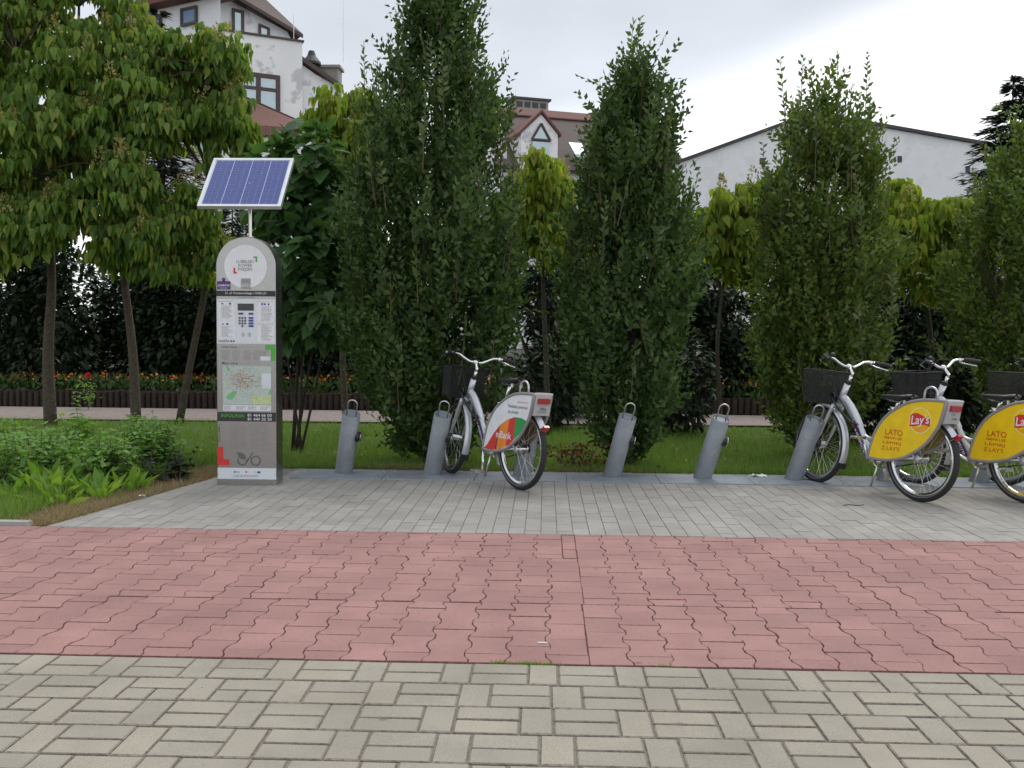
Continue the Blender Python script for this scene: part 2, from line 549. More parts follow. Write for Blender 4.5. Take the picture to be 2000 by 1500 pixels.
class MB:
    """collects shapes, then links them as ONE mesh object"""

    def __init__(self):
        self.V, self.F = [], []

    def add(self, V, F):
        n = len(self.V)
        self.V += [tuple(v) for v in V]
        self.F += [tuple(i + n for i in f) for f in F]
        return self

    def box(self, c, s, M=None):
        x, y, z = s[0] / 2, s[1] / 2, s[2] / 2
        P = [Vector((a * x, b * y, d * z)) for a in (-1, 1) for b in (-1, 1) for d in (-1, 1)]
        if M is not None:
            P = [M @ p for p in P]
        P = [p + Vector(c) for p in P]
        return self.add(P, [(0, 1, 3, 2), (4, 6, 7, 5), (0, 4, 5, 1), (2, 3, 7, 6), (0, 2, 6, 4), (1, 5, 7, 3)])

    def tube(self, pts, r, seg=8, cap=True, flat=None):
        """flat=(a,b): elliptical section scale along the two frame axes"""
        P = [Vector(p) for p in pts]
        n = len(P)
        R = [r] * n if isinstance(r, (int, float)) else list(r)
        T = []
        for i in range(n):
            t = (P[min(i + 1, n - 1)] - P[max(i - 1, 0)])
            T.append(t.normalized() if t.length > 1e-9 else Vector((0, 0, 1)))
        up = Vector((0, 0, 1)) if abs(T[0].z) < 0.9 else Vector((0, 1, 0))
        a = T[0].cross(up).normalized()
        V, F = [], []
        for i in range(n):
            a = (a - T[i] * a.dot(T[i])).normalized()
            b = T[i].cross(a)
            fa, fb = flat or (1, 1)
            for k in range(seg):
                th = 2 * PI * k / seg
                V.append(P[i] + (a * math.cos(th) * fa + b * math.sin(th) * fb) * R[i])
        for i in range(n - 1):
            for k in range(seg):
                k2 = (k + 1) % seg
                F.append((i * seg + k, i * seg + k2, (i + 1) * seg + k2, (i + 1) * seg + k))
        if cap:
            F.append(tuple(range(seg - 1, -1, -1)))
            F.append(tuple((n - 1) * seg + k for k in range(seg)))
        return self.add(V, F)

    def torus(self, c, ax, R, r, n=48, seg=8, a0=0.0, a1=2 * PI, ref=None, sec=None):
        """ring round axis ax; sec: optional list of (radial, axial) section points instead of a circle"""
        ax = Vector(ax).normalized()
        u = Vector(ref).normalized() if ref else ax.orthogonal().normalized()
        w = ax.cross(u)
        full = abs(a1 - a0 - 2 * PI) < 1e-6
        m = n if full else n + 1
        S = sec or [(r * math.cos(2 * PI * k / seg), r * math.sin(2 * PI * k / seg)) for k in range(seg)]
        q = len(S)
        V, F = [], []
        for i in range(m):
            th = a0 + (a1 - a0) * i / n
            d = u * math.cos(th) + w * math.sin(th)
            for (dr, dz) in S:
                V.append(Vector(c) + d * (R + dr) + ax * dz)
        for i in range(n):
            j = (i + 1) % m
            for k in range(q if not (sec and not full) else q - 1):
                k2 = (k + 1) % q
                F.append((i * q + k, j * q + k, j * q + k2, i * q + k2))
        return self.add(V, F)

    def cyl(self, p0, p1, r, seg=16):
        return self.tube([p0, p1], r, seg)

    def lathe(self, prof, c=(0, 0, 0), seg=20, a0=0, a1=2 * PI):
        V, F = [], []
        n = len(prof)
        for k in range(seg):
            th = 2 * PI * k / seg
            for (r, z) in prof:
                V.append((c[0] + r * math.cos(th), c[1] + r * math.sin(th), c[2] + z))
        for k in range(seg):
            k2 = (k + 1) % seg
            for i in range(n - 1):
                F.append((k * n + i, k2 * n + i, k2 * n + i + 1, k * n + i + 1))
        return self.add(V, F)

    def prism(self, poly, ext):
        """poly: list of 3-D points (planar), ext: extrusion vector"""
        P = [Vector(p) for p in poly]
        e = Vector(ext)
        n = len(P)
        V = P + [p + e for p in P]
        F = [tuple(range(n - 1, -1, -1)), tuple(range(n, 2 * n))]
        F += [(i, (i + 1) % n, n + (i + 1) % n, n + i) for i in range(n)]
        return self.add(V, F)

    def build(self, name, mat, parent=None, smooth=False, M=None, off=None):
        V = self.V
        if M is not None:
            V = [M @ Vector(v) for v in V]
        if off is not None:
            V = [(v[0] - off[0], v[1] - off[1], v[2] - off[2]) for v in V]
        return mesh_obj(name, V, self.F, mat, parent, smooth)


def catmull(P, n=6, closed=False):
    P = [Vector(p) for p in P]
    out = []
    m = len(P)
    rngs = range(m) if closed else range(m - 1)
    for i in rngs:
        p1, p2 = P[i], P[(i + 1) % m]
        p0 = P[i - 1] if (closed or i > 0) else p1 + (p1 - p2)
        p3 = P[(i + 2) % m] if (closed or i + 2 < m) else p2 + (p2 - p1)
        for k in range(n):
            t = k / n
            out.append(0.5 * ((2 * p1) + (p2 - p0) * t + (2 * p0 - 5 * p1 + 4 * p2 - p3) * t * t + (3 * p1 - p0 - 3 * p2 + p3) * t ** 3))
    if not closed:
        out.append(P[-1])
    return out


def fit_text(s, box, mat, parent, M, bold=0.0, name='lettering', keep=False, shear=0.0):
    """writes s into box (x0,y0,x1,y1) of the plane given by matrix M (x right, y up, z out)"""
    cu = bpy.data.curves.new('lettering', 'FONT')
    cu.body = s
    cu.size = 1.0
    cu.resolution_u = 3
    cu.offset = bold
    cu.shear = shear
    tmp = bpy.data.objects.new('tmp', cu)
    me = bpy.data.meshes.new_from_object(tmp)
    bpy.data.objects.remove(tmp)
    bpy.data.curves.remove(cu)
    n = len(me.vertices)
    if n == 0:
        return None
    co = np.empty(n * 3, dtype=np.float32)
    me.vertices.foreach_get('co', co)
    co = co.reshape(-1, 3)
    lo, hi = co.min(0), co.max(0)
    sx = (box[2] - box[0]) / max(hi[0] - lo[0], 1e-6)
    sy = (box[3] - box[1]) / max(hi[1] - lo[1], 1e-6)
    if keep:
        sx = sy = min(sx, sy)
    co[:, 0] = (co[:, 0] - lo[0]) * sx + box[0]
    co[:, 1] = (co[:, 1] - lo[1]) * sy + box[1]
    me.vertices.foreach_set('co', co.ravel())
    me.transform(M)
    me.materials.clear()
    me.update()
    me.name = name
    return link(name, me, mat, parent)


def plane_poly(name, pts2, mat, parent, M, z=0.0):
    """flat printed shape: pts2 in the plane of M"""
    V = [M @ Vector((p[0], p[1], z)) for p in pts2]
    return mesh_obj(name, V, [tuple(range(len(V)))], mat, parent)


def plane_rects(name, rects, mat, parent, M, z=0.0):
    V, F = [], []
    for (x0, y0, x1, y1) in rects:
        n = len(V)
        V += [M @ Vector((a, b, z)) for a, b in ((x0, y0), (x1, y0), (x1, y1), (x0, y1))]
        F.append((n, n + 1, n + 2, n + 3))
    return mesh_obj(name, V, F, mat, parent)


def scatter_mesh(T, TF, pos, X, Y, Z, scale):
    """copies of template T (k,3) with axes X, Y, Z (N,3) and scale (N,) -> V, F arrays"""
    T = np.asarray(T, float)
    TF = np.asarray(TF, int)
    N = len(pos)
    s = scale[:, None, None]
    V = pos[:, None, :] + s * (T[None, :, 0:1] * X[:, None, :] + T[None, :, 1:2] * Y[:, None, :] + T[None, :, 2:3] * Z[:, None, :])
    F = TF[None, :, :] + (np.arange(N) * len(T))[:, None, None]
    return V.reshape(-1, 3), F.reshape(-1, TF.shape[1])


def nrm(a):
    return a / np.maximum(np.linalg.norm(a, axis=1, keepdims=True), 1e-9)


def axes_from(Y, up):
    """leaf axes: Y along the leaf, Z near 'up'"""
    Y = nrm(Y)
    X = nrm(np.cross(Y, up))
    Z = np.cross(X, Y)
    return X, Y, Z


LEAF = ([(0, 0, 0), (-.27, .42, .09), (0, 1, -.04), (.27, .42, .09)], [(0, 2, 1), (0, 3, 2)])
HEART = ([(0, 0, 0), (-.30, -.10, .02), (-.44, .22, .03), (-.24, .66, .0), (0, 1.0, -.10), (.24, .66, .0), (.44, .22, .03), (.30, -.10, .02), (0, .45, -.06)],
         [(0, 8, 2, 1), (8, 4, 3, 2), (0, 7, 6, 8), (8, 6, 5, 4)])
BLADE = ([(-.5, 0, 0), (.5, 0, 0), (0, 1, 0)], [(0, 1, 2)])
HANG = ([(0, 0, 0), (-.16, .03, .05), (-.25, .26, .10), (-.14, .64, .04), (.02, 1.0, -.12), (.14, .64, .04), (.25, .26, .10), (.16, .03, .05), (0, .42, -.06)],
        [(0, 8, 2, 1), (8, 4, 3, 2), (0, 7, 6, 8), (8, 6, 5, 4)])
LONG = ([(0, 0, 0), (-.10, .30, .03), (-.12, .65, .03), (0, 1, -.08), (.12, .65, .03), (.10, .30, .03), (0, .5, -.03)],
        [(0, 6, 2, 1), (0, 5, 4, 6), (6, 4, 3, 2)])

# ================================================================== THE SETTING
CAMP = np.array([0.0, 0.0])


def in_view(x, y):
    """is a ground point roughly inside the photographed sector (used only to choose which pavers are single objects)"""
    if y < 2.55:
        return False
    return abs(x + 0.035 * y) < 0.545 * y + 0.12


def sheet(name, pts, z, mat, label, cat='ground', parent=None):
    o = mesh_obj(name, [(p[0], p[1], z) for p in pts], [tuple(range(len(pts)))], mat, parent)
    return tag(o, label, cat, kind='structure')


ground = sheet('ground', [(-400, -60), (400, -60), (400, 800), (-400, 800)], -0.045, MT['soil'],
               'dark earth ground reaching to the horizon behind the trees', 'ground')


def clip_line(poly, a, b, c):
    """keep the part of a 2-D polygon where a*x+b*y+c >= 0"""
    out = []
    n = len(poly)
    for i in range(n):
        p, q = poly[i], poly[(i + 1) % n]
        dp, dq = a * p[0] + b * p[1] + c, a * q[0] + b * q[1] + c
        if dp >= 0:
            out.append(p)
        if (dp >= 0) != (dq >= 0):
            t = dp / (dp - dq)
            out.append((p[0] + (q[0] - p[0]) * t, p[1] + (q[1] - p[1]) * t))
    return out


def paver_geo(poly, ch=0.004, depth=0.02):
    """chamfered block from a 2-D outline: flat top, sloping rim, short sides"""
    n = len(poly)
    cx = sum(p[0] for p in poly) / n
    cy = sum(p[1] for p in poly) / n
    V = []
    for p in poly:
        dx, dy = p[0] - cx, p[1] - cy
        d = math.hypot(dx, dy) or 1
        k = max(0.0, 1 - ch * 1.4 / d)
        V.append((cx + dx * k, cy + dy * k, 0.0))
    V += [(p[0], p[1], -ch * 0.9) for p in poly]
    V += [(p[0], p[1], -depth) for p in poly]
    F = [tuple(range(n))]
    for r in (0, 1):
        for i in range(n):
            j = (i + 1) % n
            F.append((r * n + i, (r + 1) * n + i, (r + 1) * n + j, r * n + j))
    return V, F


def lay(parent, pieces, mat, edge, single_name, rest_name, ch=.004, limit=295):
    """pieces: list of (cx, cy, key, outline about the centre). The largest-looking ones become objects, the rest one mesh"""
    cache = {}
    vis = [p for p in pieces if in_view(p[0], p[1])]
    vis.sort(key=lambda p: p[0] ** 2 + p[1] ** 2)
    single = set(id(p) for p in vis[:limit])
    rest = MB()
    rmi = []
    for p in pieces:
        cx, cy, key, poly = p
        dz = random.uniform(-.0015, .0012)
        if id(p) in single:
            if key is not None and key in cache:
                me = cache[key]
            else:
                V, F = paver_geo(poly, ch)
                me = bpy.data.meshes.new(single_name)
                me.from_pydata(V, [], F)
                me.materials.append(mat)
                me.materials.append(edge)
                me.polygons.foreach_set('material_index', [0] + [1] * (len(F) - 1))
                if key is not None:
                    cache[key] = me
            o = bpy.data.objects.new(single_name, me)
            COL.objects.link(o)
            o.parent = parent
            o.location = (cx, cy, dz)
            o.rotation_euler = (random.uniform(-.006, .006), random.uniform(-.006, .006), random.uniform(-.006, .006))
        else:
            V, F = paver_geo(poly, ch)
            rest.add([(v[0] + cx, v[1] + cy, v[2] + dz) for v in V], F)
            rmi += [0] + [1] * (len(F) - 1)
    if rest.V:
        o = rest.build(rest_name, mat, parent)
        o.data.materials.append(edge)
        o.data.polygons.foreach_set('material_index', rmi)
        o['kind'] = 'stuff'
    return


def rect(w, h):
    return [(-w / 2, -h / 2), (w / 2, -h / 2), (w / 2, h / 2), (-w / 2, h / 2)]


# ---- near pavement: pairs of flat bricks beside one upright brick, rows of 0.21 m
Y_RED0, Y_RED1 = 3.53, 5.87
pave = sheet('pavement', [(-9, -3), (9, -3), (9, Y_RED0 - .002), (-9, Y_RED0 - .002)], -0.007, MT['joint'],
             'beige concrete pavement of paired bricks nearest the viewer', 'pavement')
pieces = []
rowd, per = 0.2095, 0.3125
offs = [0.06, 0.115, 0.01, 0.145, 0.03, 0.1, 0.2, 0.05, 0.12, 0.0]
shift = 0.0
for r in range(9):
    y1 = Y_RED0 - 0.010 - r * rowd
    yc = y1 - rowd / 2
    shift = [0.055, 0.135, 0.035, 0.10, 0.215, 0.02, 0.13, 0.24, 0.07][r]
    n = 12 if r < 6 else 8
    for k in range(-n, n + 1):
        x0 = k * per + shift
        g, gx = 0.0105, 0.0065
        jx, jy = random.uniform(-.0015, .0015), random.uniform(-.0015, .0015)
        for s in (-1, 1):
            if random.random() < 0.04:
                for t in (-1, 1):
                    pieces.append((x0 + 0.104 + t * .052 + jx, yc + s * rowd / 4 + jy, 'hh', rect(.104 - gx, rowd / 2 - g)))
            else:
                pieces.append((x0 + 0.104 + jx, yc + s * rowd / 4 + jy, 'h', rect(.208 - gx, rowd / 2 - g)))
        pieces.append((x0 + 0.208 + 0.052 + jx, yc - jy, 'v', rect(.1045 - gx, rowd - g)))
lay(pave, pieces, MT['pave'], MT['pave_edge'], 'paving_brick', 'outer_bricks', .004)

# ---- red path: double-T interlocking pavers in columns, half a length out of step
redp = sheet('red_path', [(-9, Y_RED0 - .002), (9, Y_RED0 - .002), (9, Y_RED1 + .002), (-9, Y_RED1 + .002)], -0.0072, MT['joint_red'],
             'red path of interlocking double-T concrete pavers', 'path')
LP, PITCH, FL, WA = 0.2, 0.155, 0.088, 0.067
PROF = [(0, FL), (.036, FL - .004), (.064, WA + .004), (.076, WA), (.124, WA), (.136, WA + .004), (.164, FL - .004), (.2, FL)]


def halfw(t):
    for (a, wa), (b, wb) in zip(PROF, PROF[1:]):
        if a <= t <= b:
            return wa + (wb - wa) * (t - a) / (b - a)
    return FL


pieces = []


def red_panel(xs, sgn, cols, y0, y1, phase):
    for c in range(cols):
        xc = xs + sgn * (c + 0.5) * PITCH
        off = 0.1 if (c + phase) % 2 else 0.0
        t0 = y0 - off
        while t0 < y1 - 0.012:
            a, b = max(t0, y0), min(t0 + LP, y1)
            if b - a > 0.02:
                g = 0.0021
                gx = 0.0011
                ts = sorted(set([a - t0, b - t0] + [p[0] for p in PROF if a - t0 < p[0] < b - t0]))
                R_, L_ = [], []
                for t in ts:
                    w = halfw(t)
                    y = t0 + t
                    y = min(max(y, a + g), b - g)
                    wl_, wr_ = w, w
                    if c == 0:
                        if sgn > 0:
                            wl_ = PITCH / 2
                        else:
                            wr_ = PITCH / 2
                    R_.append((wr_ - gx, y))
                    L_.append((-wl_ + gx, y))
                yc = (a + b) / 2
                poly = [(p[0], p[1] - yc) for p in R_] + [(p[0], p[1] - yc) for p in reversed(L_)]
                key = (round(a - t0, 3), round(b - t0, 3), c == 0, sgn)
                pieces.append((xc + random.uniform(-.0018, .0018), yc + random.uniform(-.0012, .0012), key, poly))
            t0 += LP


YS1, YS2 = 4.34, 5.23
red_panel(0.175, 1, 26, Y_RED0, YS1, 0)
red_panel(0.185, 1, 30, YS1, Y_RED1, 1)
red_panel(0.175, -1, 26, Y_RED0, YS1, 1)
red_panel(0.185, -1, 30, YS1, YS2, 0)
red_panel(0.105, -1, 30, YS2, Y_RED1, 1)
# the sliver between the two seams in the upper left panel
for yy in (5.33, 5.53, 5.73):
    pieces.append((0.145, yy + .02, 'sl', rect(.074, .196)))
lay(redp, pieces, MT['red'], MT['red_edge'], 'paver', 'far_pavers', .0018)

# ---- grey apron under the bikes: bricks laid lengthwise, running bond in depth, cut along the slanting verge
Y_AP0, Y_AP1 = 5.875, 7.985
EX, EY, ES = -3.12, 5.88, 0.160            # verge line: x = EX + ES*(y-EY)
apron = sheet('apron', [(EX - .02, Y_AP0), (9, Y_AP0), (9, 8.62), (EX + ES * (8.62 - EY), 8.62)], -0.0062, MT['joint_apron'],
              'grey brick apron in front of the bike docks', 'pavement')
pieces = []
bw, bl = 0.1005, 0.2015
for c in range(-34, 62):
    xc = c * bw + 0.03
    y = Y_AP0 - (bl / 2 if c % 2 else 0)
    while y < 8.60:
        a, b = max(y, Y_AP0), min(y + bl, 8.60)
        if b - a > .02:
            g = 0.0016
            poly = [(xc - bw / 2 + g, a + g), (xc + bw / 2 - g, a + g), (xc + bw / 2 - g, b - g), (xc - bw / 2 + g, b - g)]
            full = min(p[0] - (EX + ES * (p[1] - EY)) for p in poly) > 0
            if not full:
                poly = clip_line(poly, 1, -ES, -(EX - ES * EY))
            if len(poly) >= 3:
                yc = (a + b) / 2
                key = (round(b - a, 3),) if full else None
                if xc > -2.2 or b < 8.1:
                    pieces.append((xc, yc, key, [(p[0] - xc, p[1] - yc) for p in poly]))
        y += bl
lay(apron, pieces, MT['apron'], MT['apron_edge'], 'brick', 'far_bricks', .0012)

# low concrete kerb beside the weeds
m = MB()
for k in range(3):
    x1 = -3.24 - k * 1.0
    m = MB()
    V = [(x1 - .99, 5.885, -.03), (x1, 5.885, -.03), (x1, 5.96, -.03), (x1 - .99, 5.96, -.03),
         (x1 - .99, 5.892, .028), (x1 - .01, 5.892, .022), (x1 - .01, 5.955, .022), (x1 - .99, 5.955, .028)]
    m.add(V, [(0, 3, 2, 1), (4, 5, 6, 7), (0, 1, 5, 4), (1, 2, 6, 5), (2, 3, 7, 6), (3, 0, 4, 7)])
    if k == 0:
        kerb = m.build('kerb', MT['kerb'])
        tag(kerb, 'low pale concrete kerb between red path and weeds', 'kerb', kind='structure')
    else:
        m.build('kerb_stone', MT['kerb'], kerb)

# lawn, garden path, raised bed
lawn = sheet('lawn', [(-16, 5.9), (EX - .03, 5.9), (EX + ES * (8.62 - EY) - .03, 8.62), (14, 8.615), (14, 13.25), (-16, 13.05)], -0.02, MT['lawn'],
             'mown lawn behind the bike docks', 'lawn')
gpath = sheet('garden_path', [(-20, 13.05), (14, 13.9), (14, 15.3), (-20, 15.6)], -0.018, MT['path'],
              'pale pinkish garden path behind the trees', 'path')

# ================================================================== BUILDINGS
def wall_poly(m, pts, ext):
    m.prism(pts, ext)


def window(parent, off, pts, ext_out, frame=0.09, mull=True, glass='glass', nx=2, ny=2):
    """pts: four corners bl, br, tr, tl in world; frame bars and panes are pieces of their own"""
    bl_, br_, tr_, tl_ = [Vector(p) for p in pts]
    e = Vector(ext_out)
    fm = MB()

    def P(u, v):
        return (bl_ * (1 - u) + br_ * u) * (1 - v) + (tl_ * (1 - u) + tr_ * u) * v
    W = (br_ - bl_).length
    Hh = (tl_ - bl_).length
    fu, fv = frame / W, frame / Hh

    def bar(u0, v0, u1, v1, d=1.0):
        fm.prism([P(u0, v0), P(u1, v0), P(u1, v1), P(u0, v1)], e * d)
    bar(0, 0, 1, fv)
    bar(0, 1 - fv, 1, 1)
    bar(0, fv, fu, 1 - fv)
    bar(1 - fu, fv, 1, 1 - fv)
    if mull:
        for i in range(1, nx):
            bar(i / nx - fu * .55, fv, i / nx + fu * .55, 1 - fv, .9)
        for j in range(1, ny):
            v = 0.66 if ny == 2 else j / ny
            bar(fu, v - fv * .4, 1 - fu, v + fv * .4, .8)
    w = fm.build('window', MT['brown'], parent, off=off)
    us = [i / nx for i in range(nx + 1)] if mull else [0, 1]
    vs = ([0, .66, 1] if ny == 2 else [j / ny for j in range(ny + 1)]) if mull else [0, 1]
    for i in range(len(us) - 1):
        for j in range(len(vs) - 1):
            g = MB()
            g.prism([P(us[i] + fu * .3, vs[j] + fv * .3), P(us[i + 1] - fu * .3, vs[j] + fv * .3), P(us[i + 1] - fu * .3, vs[j + 1] - fv * .3), P(us[i] + fu * .3, vs[j + 1] - fv * .3)], e * .35)
            g.build('pane', MT[glass], w, off=off)
    return w


# ---- white house with the stepped roofs (left)
o1 = (-10.0, 31.0, 0)
h1 = thing('house', 'white plastered house with brown hipped roof, parapet and flaking wall', 'house', o1)
ABv = Vector((.8787, .4773, 0))
Nv = Vector((-.4773, .8787, 0))
LWv = Vector((-.8645, .5026, 0))
A0 = Vector((-10.17, 29.98, 0))


def onA(x, z, back=0.0):
    """point on the main facade: x metres along it from the corner, z up, back metres behind it"""
    p = A0 + ABv * x + Nv * back
    return (p.x, p.y, z)


def onL(x, z, back=0.0):
    p = A0 + LWv * x + Vector((.5026, .8645, 0)) * back
    return (p.x, p.y, z)


m = MB()
m.prism([onA(0, 0), onA(2.55, 0), onA(2.55, 10.57), onA(0, 10.57)], Nv * 6)
m.build('wall', MT['wall2'], h1, off=o1)
m = MB()                                          # wing to the left of the corner
m.prism([onL(.004, 0, .003), onL(4.62, 0, .003), onL(4.62, 11.9, .003), onL(.004, 11.75, .003)], Nv * .9)
m.build('wall', MT['wall3'], h1, off=o1)
m = MB()                                          # set-back gable storey
m.prism([onA(-.05, 10.4, 1), onA(2.42, 10.4, 1), onA(2.42, 10.95, 1), onA(2.3, 11.15, 1), onA(.0, 12.05, 1), onA(-.05, 12.05, 1)], Nv * 4.5)
m.build('wall', MT['wall'], h1, off=o1)
m = MB()                                          # parapet cap
m.prism([onA(-.04, 10.57, -.06), onA(2.6, 10.57, -.06), onA(2.6, 10.63, -.06), onA(-.04, 10.63, -.06)], Nv * .4)
m.prism([onA(2.56, 10.57, .34), onA(2.62, 10.57, .34), onA(2.62, 10.63, .34), onA(2.56, 10.63, .34)], Nv * 5)
m.build('parapet_cap', MT['brown'], h1, off=o1)
m = MB()                                          # main roof: rake over the gable, plane going up and back
rk0, rk1 = Vector(onA(2.72, 11.0, .55)), Vector(onA(-.3, 12.3, .55))
apx = Vector(onA(.95, 13.6, 3.0))
m.add([rk0, rk1, Vector(onA(-1.6, 14.6, 3)), apx, Vector(onA(2.6, 11.1, 5.5))],
      [(0, 3, 2, 1), (0, 4, 3), (3, 4, 2)])
m.prism([rk0 + Vector((0, 0, -.004)), rk1 + Vector((0, 0, -.004)), rk1 + Vector((0, 0, -.11)), rk0 + Vector((0, 0, -.11))], Nv * .06)
rf = m.build('roof', MT['roof'], h1, off=o1)
m = MB()                                          # eaves of the left wing
m.prism([onL(-.1, 11.62, -.5), onL(5.2, 11.78, -.5), onL(5.2, 11.98, -.5), onL(-.1, 11.82, -.5)], Vector((.5026, .8645, 0)) * 1.0)
m.add([Vector(onL(-.1, 11.83, -.5)), Vector(onL(5.2, 11.99, -.5)), Vector(onL(4.4, 14.6, 2.6)), Vector(onL(.4, 14.6, 2.6))], [(0, 1, 2, 3)])
m.build('eaves', MT['ridge'], rf, off=o1)
window(h1, o1, [onA(.46, 8.0, -.02), onA(1.82, 8.0, -.02), onA(1.82, 9.41, -.02), onA(.46, 9.41, -.02)], -Nv * .06, .13, True, 'glass', 2, 2)
window(h1, o1, [onA(.52, 10.62, .97), onA(.90, 10.62, .97), onA(.90, 11.58, .97), onA(.52, 11.62, .97)], -Nv * .06, .09, False)
window(h1, o1, [onA(1.36, 10.62, .97), onA(1.72, 10.62, .97), onA(1.72, 11.16, .97), onA(1.36, 11.26, .97)], -Nv * .06, .08, False)
eL = Vector((-.5026, -.8645, 0)) * .06
window(h1, o1, [onL(3.62, 10.95, -.03), onL(2.74, 10.95, -.03), onL(2.74, 11.52, -.03), onL(3.62, 11.55, -.03)], eL, .08, False, 'glassblue')
window(h1, o1, [onL(1.78, 10.95, -.03), onL(1.02, 10.95, -.03), onL(1.02, 11.5, -.03), onL(1.78, 11.52, -.03)], eL, .08, False, 'glassblue')
m = MB()                                          # awning strip below the blue windows
m.prism([onL(1.5, 10.2, -.7), onL(3.9, 10.3, -.7), onL(3.9, 10.55, -.3), onL(1.5, 10.48, -.3)], Vector((0, 0, .06)))
m.build('awning', MT['slate'], h1, off=o1)
m = MB()                                          # lean-to roof that cuts the large window
m.prism([onA(-1.35, 8.95, -.05), onA(.45, 8.62, -.05), onA(2.55, 7.93, -.05), onA(2.7, 7.55, -1.2), onA(.9, 7.22, -1.2), onA(-1.5, 7.42, -1.2)], Vector((0, 0, .05)))
lr = m.build('roof', MT['roofred'], h1, off=o1)
m = MB()
m.tube([onA(.2, 8.78, -.08), onA(.45, 8.69, -.08), onA(2.55, 8.0, -.08)], .035, 6)
m.build('flashing', MT['brown'], lr, off=o1)
m = MB()
m.prism([onA(-1.5, 0, -1.0), onA(2.6, 0, -1.0), onA(2.6, 7.45, -1.0), onA(.9, 7.2, -1.0), onA(-1.5, 7.38, -1.0)], Nv * .94)
m.build('wall', MT['wall'], h1, off=o1)
m = MB()                                          # right annex with its rake, drainpipe and terracotta bargeboard
m.prism([onA(2.56, 0, 2.2), onA(4.4, 0, 2.2), onA(4.4, 9.85, 2.2), onA(3.55, 10.22, 2.2), onA(2.56, 10.78, 2.2)], Nv * 3)
m.build('wall', MT['wall'], h1, off=o1)
m = MB()
m.prism([onA(2.5, 10.86, 2.0), onA(4.5, 9.76, 2.0), onA(4.5, 9.9, 2.0), onA(2.5, 11.02, 2.0)], Nv * 3.4)
m.build('rake_board', MT['brown'], h1, off=o1)
m = MB()
m.tube([onA(2.95, 10.45, 2.1), onA(2.98, 10.35, 2.06), onA(2.98, 7.0, 2.06)], .06, 8)
m.build('drainpipe', MT['brown'], h1, off=o1)
m = MB()
m.prism([onA(2.5, 7.4, -.9), onA(3.35, 8.35, -.9), onA(3.35, 8.15, -.9), onA(2.55, 7.2, -.9)], Nv * .12)
m.build('bargeboard', MT['terra'], h1, off=o1)
m = MB()
m.prism([onA(2.6, 7.3, -.8), onA(3.35, 8.2, -.8), onA(5.2, 7.4, -.8), onA(5.2, 6.3, -.8), onA(2.6, 6.3, -.8)], Nv * .8)
m.build('dormer', MT['roof'], h1, off=o1)
m = MB()
cx, cy = onA(3.75, 0, 3.4)[:2]
m.lathe([(0, 11.35), (.1, 11.33), (.16, 11.15), (.34, 10.92), (.34, 10.84), (.2, 10.84), (.2, 10.0)], (cx, cy, 0), 14)
m.build('chimney_cowl', MT['slate'], h1, smooth=False, off=o1)
m = MB()
cx, cy = onA(4.5, 0, 3.6)[:2]
m.box((cx, cy, 10.0), (.7, .6, 1.6))
m.box((cx, cy, 10.85), (.85, .75, .1))
m.build('chimney', MT['conc'], h1, off=o1)
for x, z0, z1 in ((2.35, 10.6, 11.5), (4.0, 10.2, 12.2)):
    m = MB()
    m.tube([onA(x, z0, .3), onA(x, z1, .3)], .012, 5)
    m.build('lightning_rod', MT['rod'], h1, off=o1)

# ---- house with gabled dormers (middle, farther)
o2 = (0, 44, 0)
h2 = thing('house', 'far white house with brown tiled roof, gable dormers and louvred chimney', 'house', o2)
D2 = Vector((.9439, .3304, 0))
N2 = Vector((-.3304, .9439, 0))
B0 = Vector((-2.0, 42.0, 0))


def onB(x, z, back=0.0):
    p = B0 + D2 * x + N2 * back
    return (p.x, p.y, z)


m = MB()
m.prism([onB(-1.5, 0, .3), onB(9, 0, .3), onB(9, 8.6, .3), onB(-1.5, 8.6, .3)], N2 * 7)
m.build('wall', MT['wall'], h2, off=o2)
m = MB()
m.prism([onB(-.3, 8.5, -.3), onB(9.2, 8.5, -.3), onB(9.2, 11.92, 4), onB(-.3, 11.92, 4)], N2 * .2 + Vector((0, 0, -.1)))
rf2 = m.build('roof', MT['roof'], h2, off=o2)
m = MB()
m.prism([onB(-.35, 11.55, 3.45), onB(9.2, 11.55, 3.45), onB(9.2, 11.99, 4.02), onB(-.35, 11.99, 4.02)], Vector((0, 0, .06)))
m.build('ridge_band', MT['ridge'], rf2, off=o2)
m = MB()
m.prism([onB(-1.5, 8.6, .2), onB(.3, 8.6, .2), onB(.3, 9.4, .2), onB(-.3, 11.6, .2), onB(-.8, 11.1, .2), onB(-1.5, 9.9, .2)], N2 * 3)
m.build('gable_wall', MT['wall'], h2, off=o2)
m = MB()                                          # dormer front
m.prism([onB(.74, 8.3, -.42), onB(2.42, 8.3, -.42), onB(2.42, 9.95, -.42), onB(1.64, 10.78, -.42), onB(.74, 9.9, -.42)], N2 * 2.5)
dm = m.build('dormer', MT['wall2'], h2, off=o2)
m = MB()
for xa, za, xb, zb in ((.62, 9.82, 1.64, 10.84), (1.64, 10.84, 2.54, 9.86)):
    m.prism([onB(xa, za, -.55), onB(xb, zb, -.55), onB(xb, zb + .12, -.55), onB(xa, za + .12, -.55)], N2 * 4.0)
m.build('dormer_roof', MT['ridge'], dm, off=o2)
m = MB()
m.prism([onB(1.24, 9.72, -.45), onB(2.0, 9.72, -.45), onB(1.6, 10.3, -.45)], -N2 * .05)
m.prism([onB(1.24, 9.05, -.45), onB(2.0, 9.05, -.45), onB(2.0, 9.62, -.45), onB(1.24, 9.62, -.45)], -N2 * .05)
wn2 = m.build('window', MT['glass'], dm, off=o2)
m = MB()
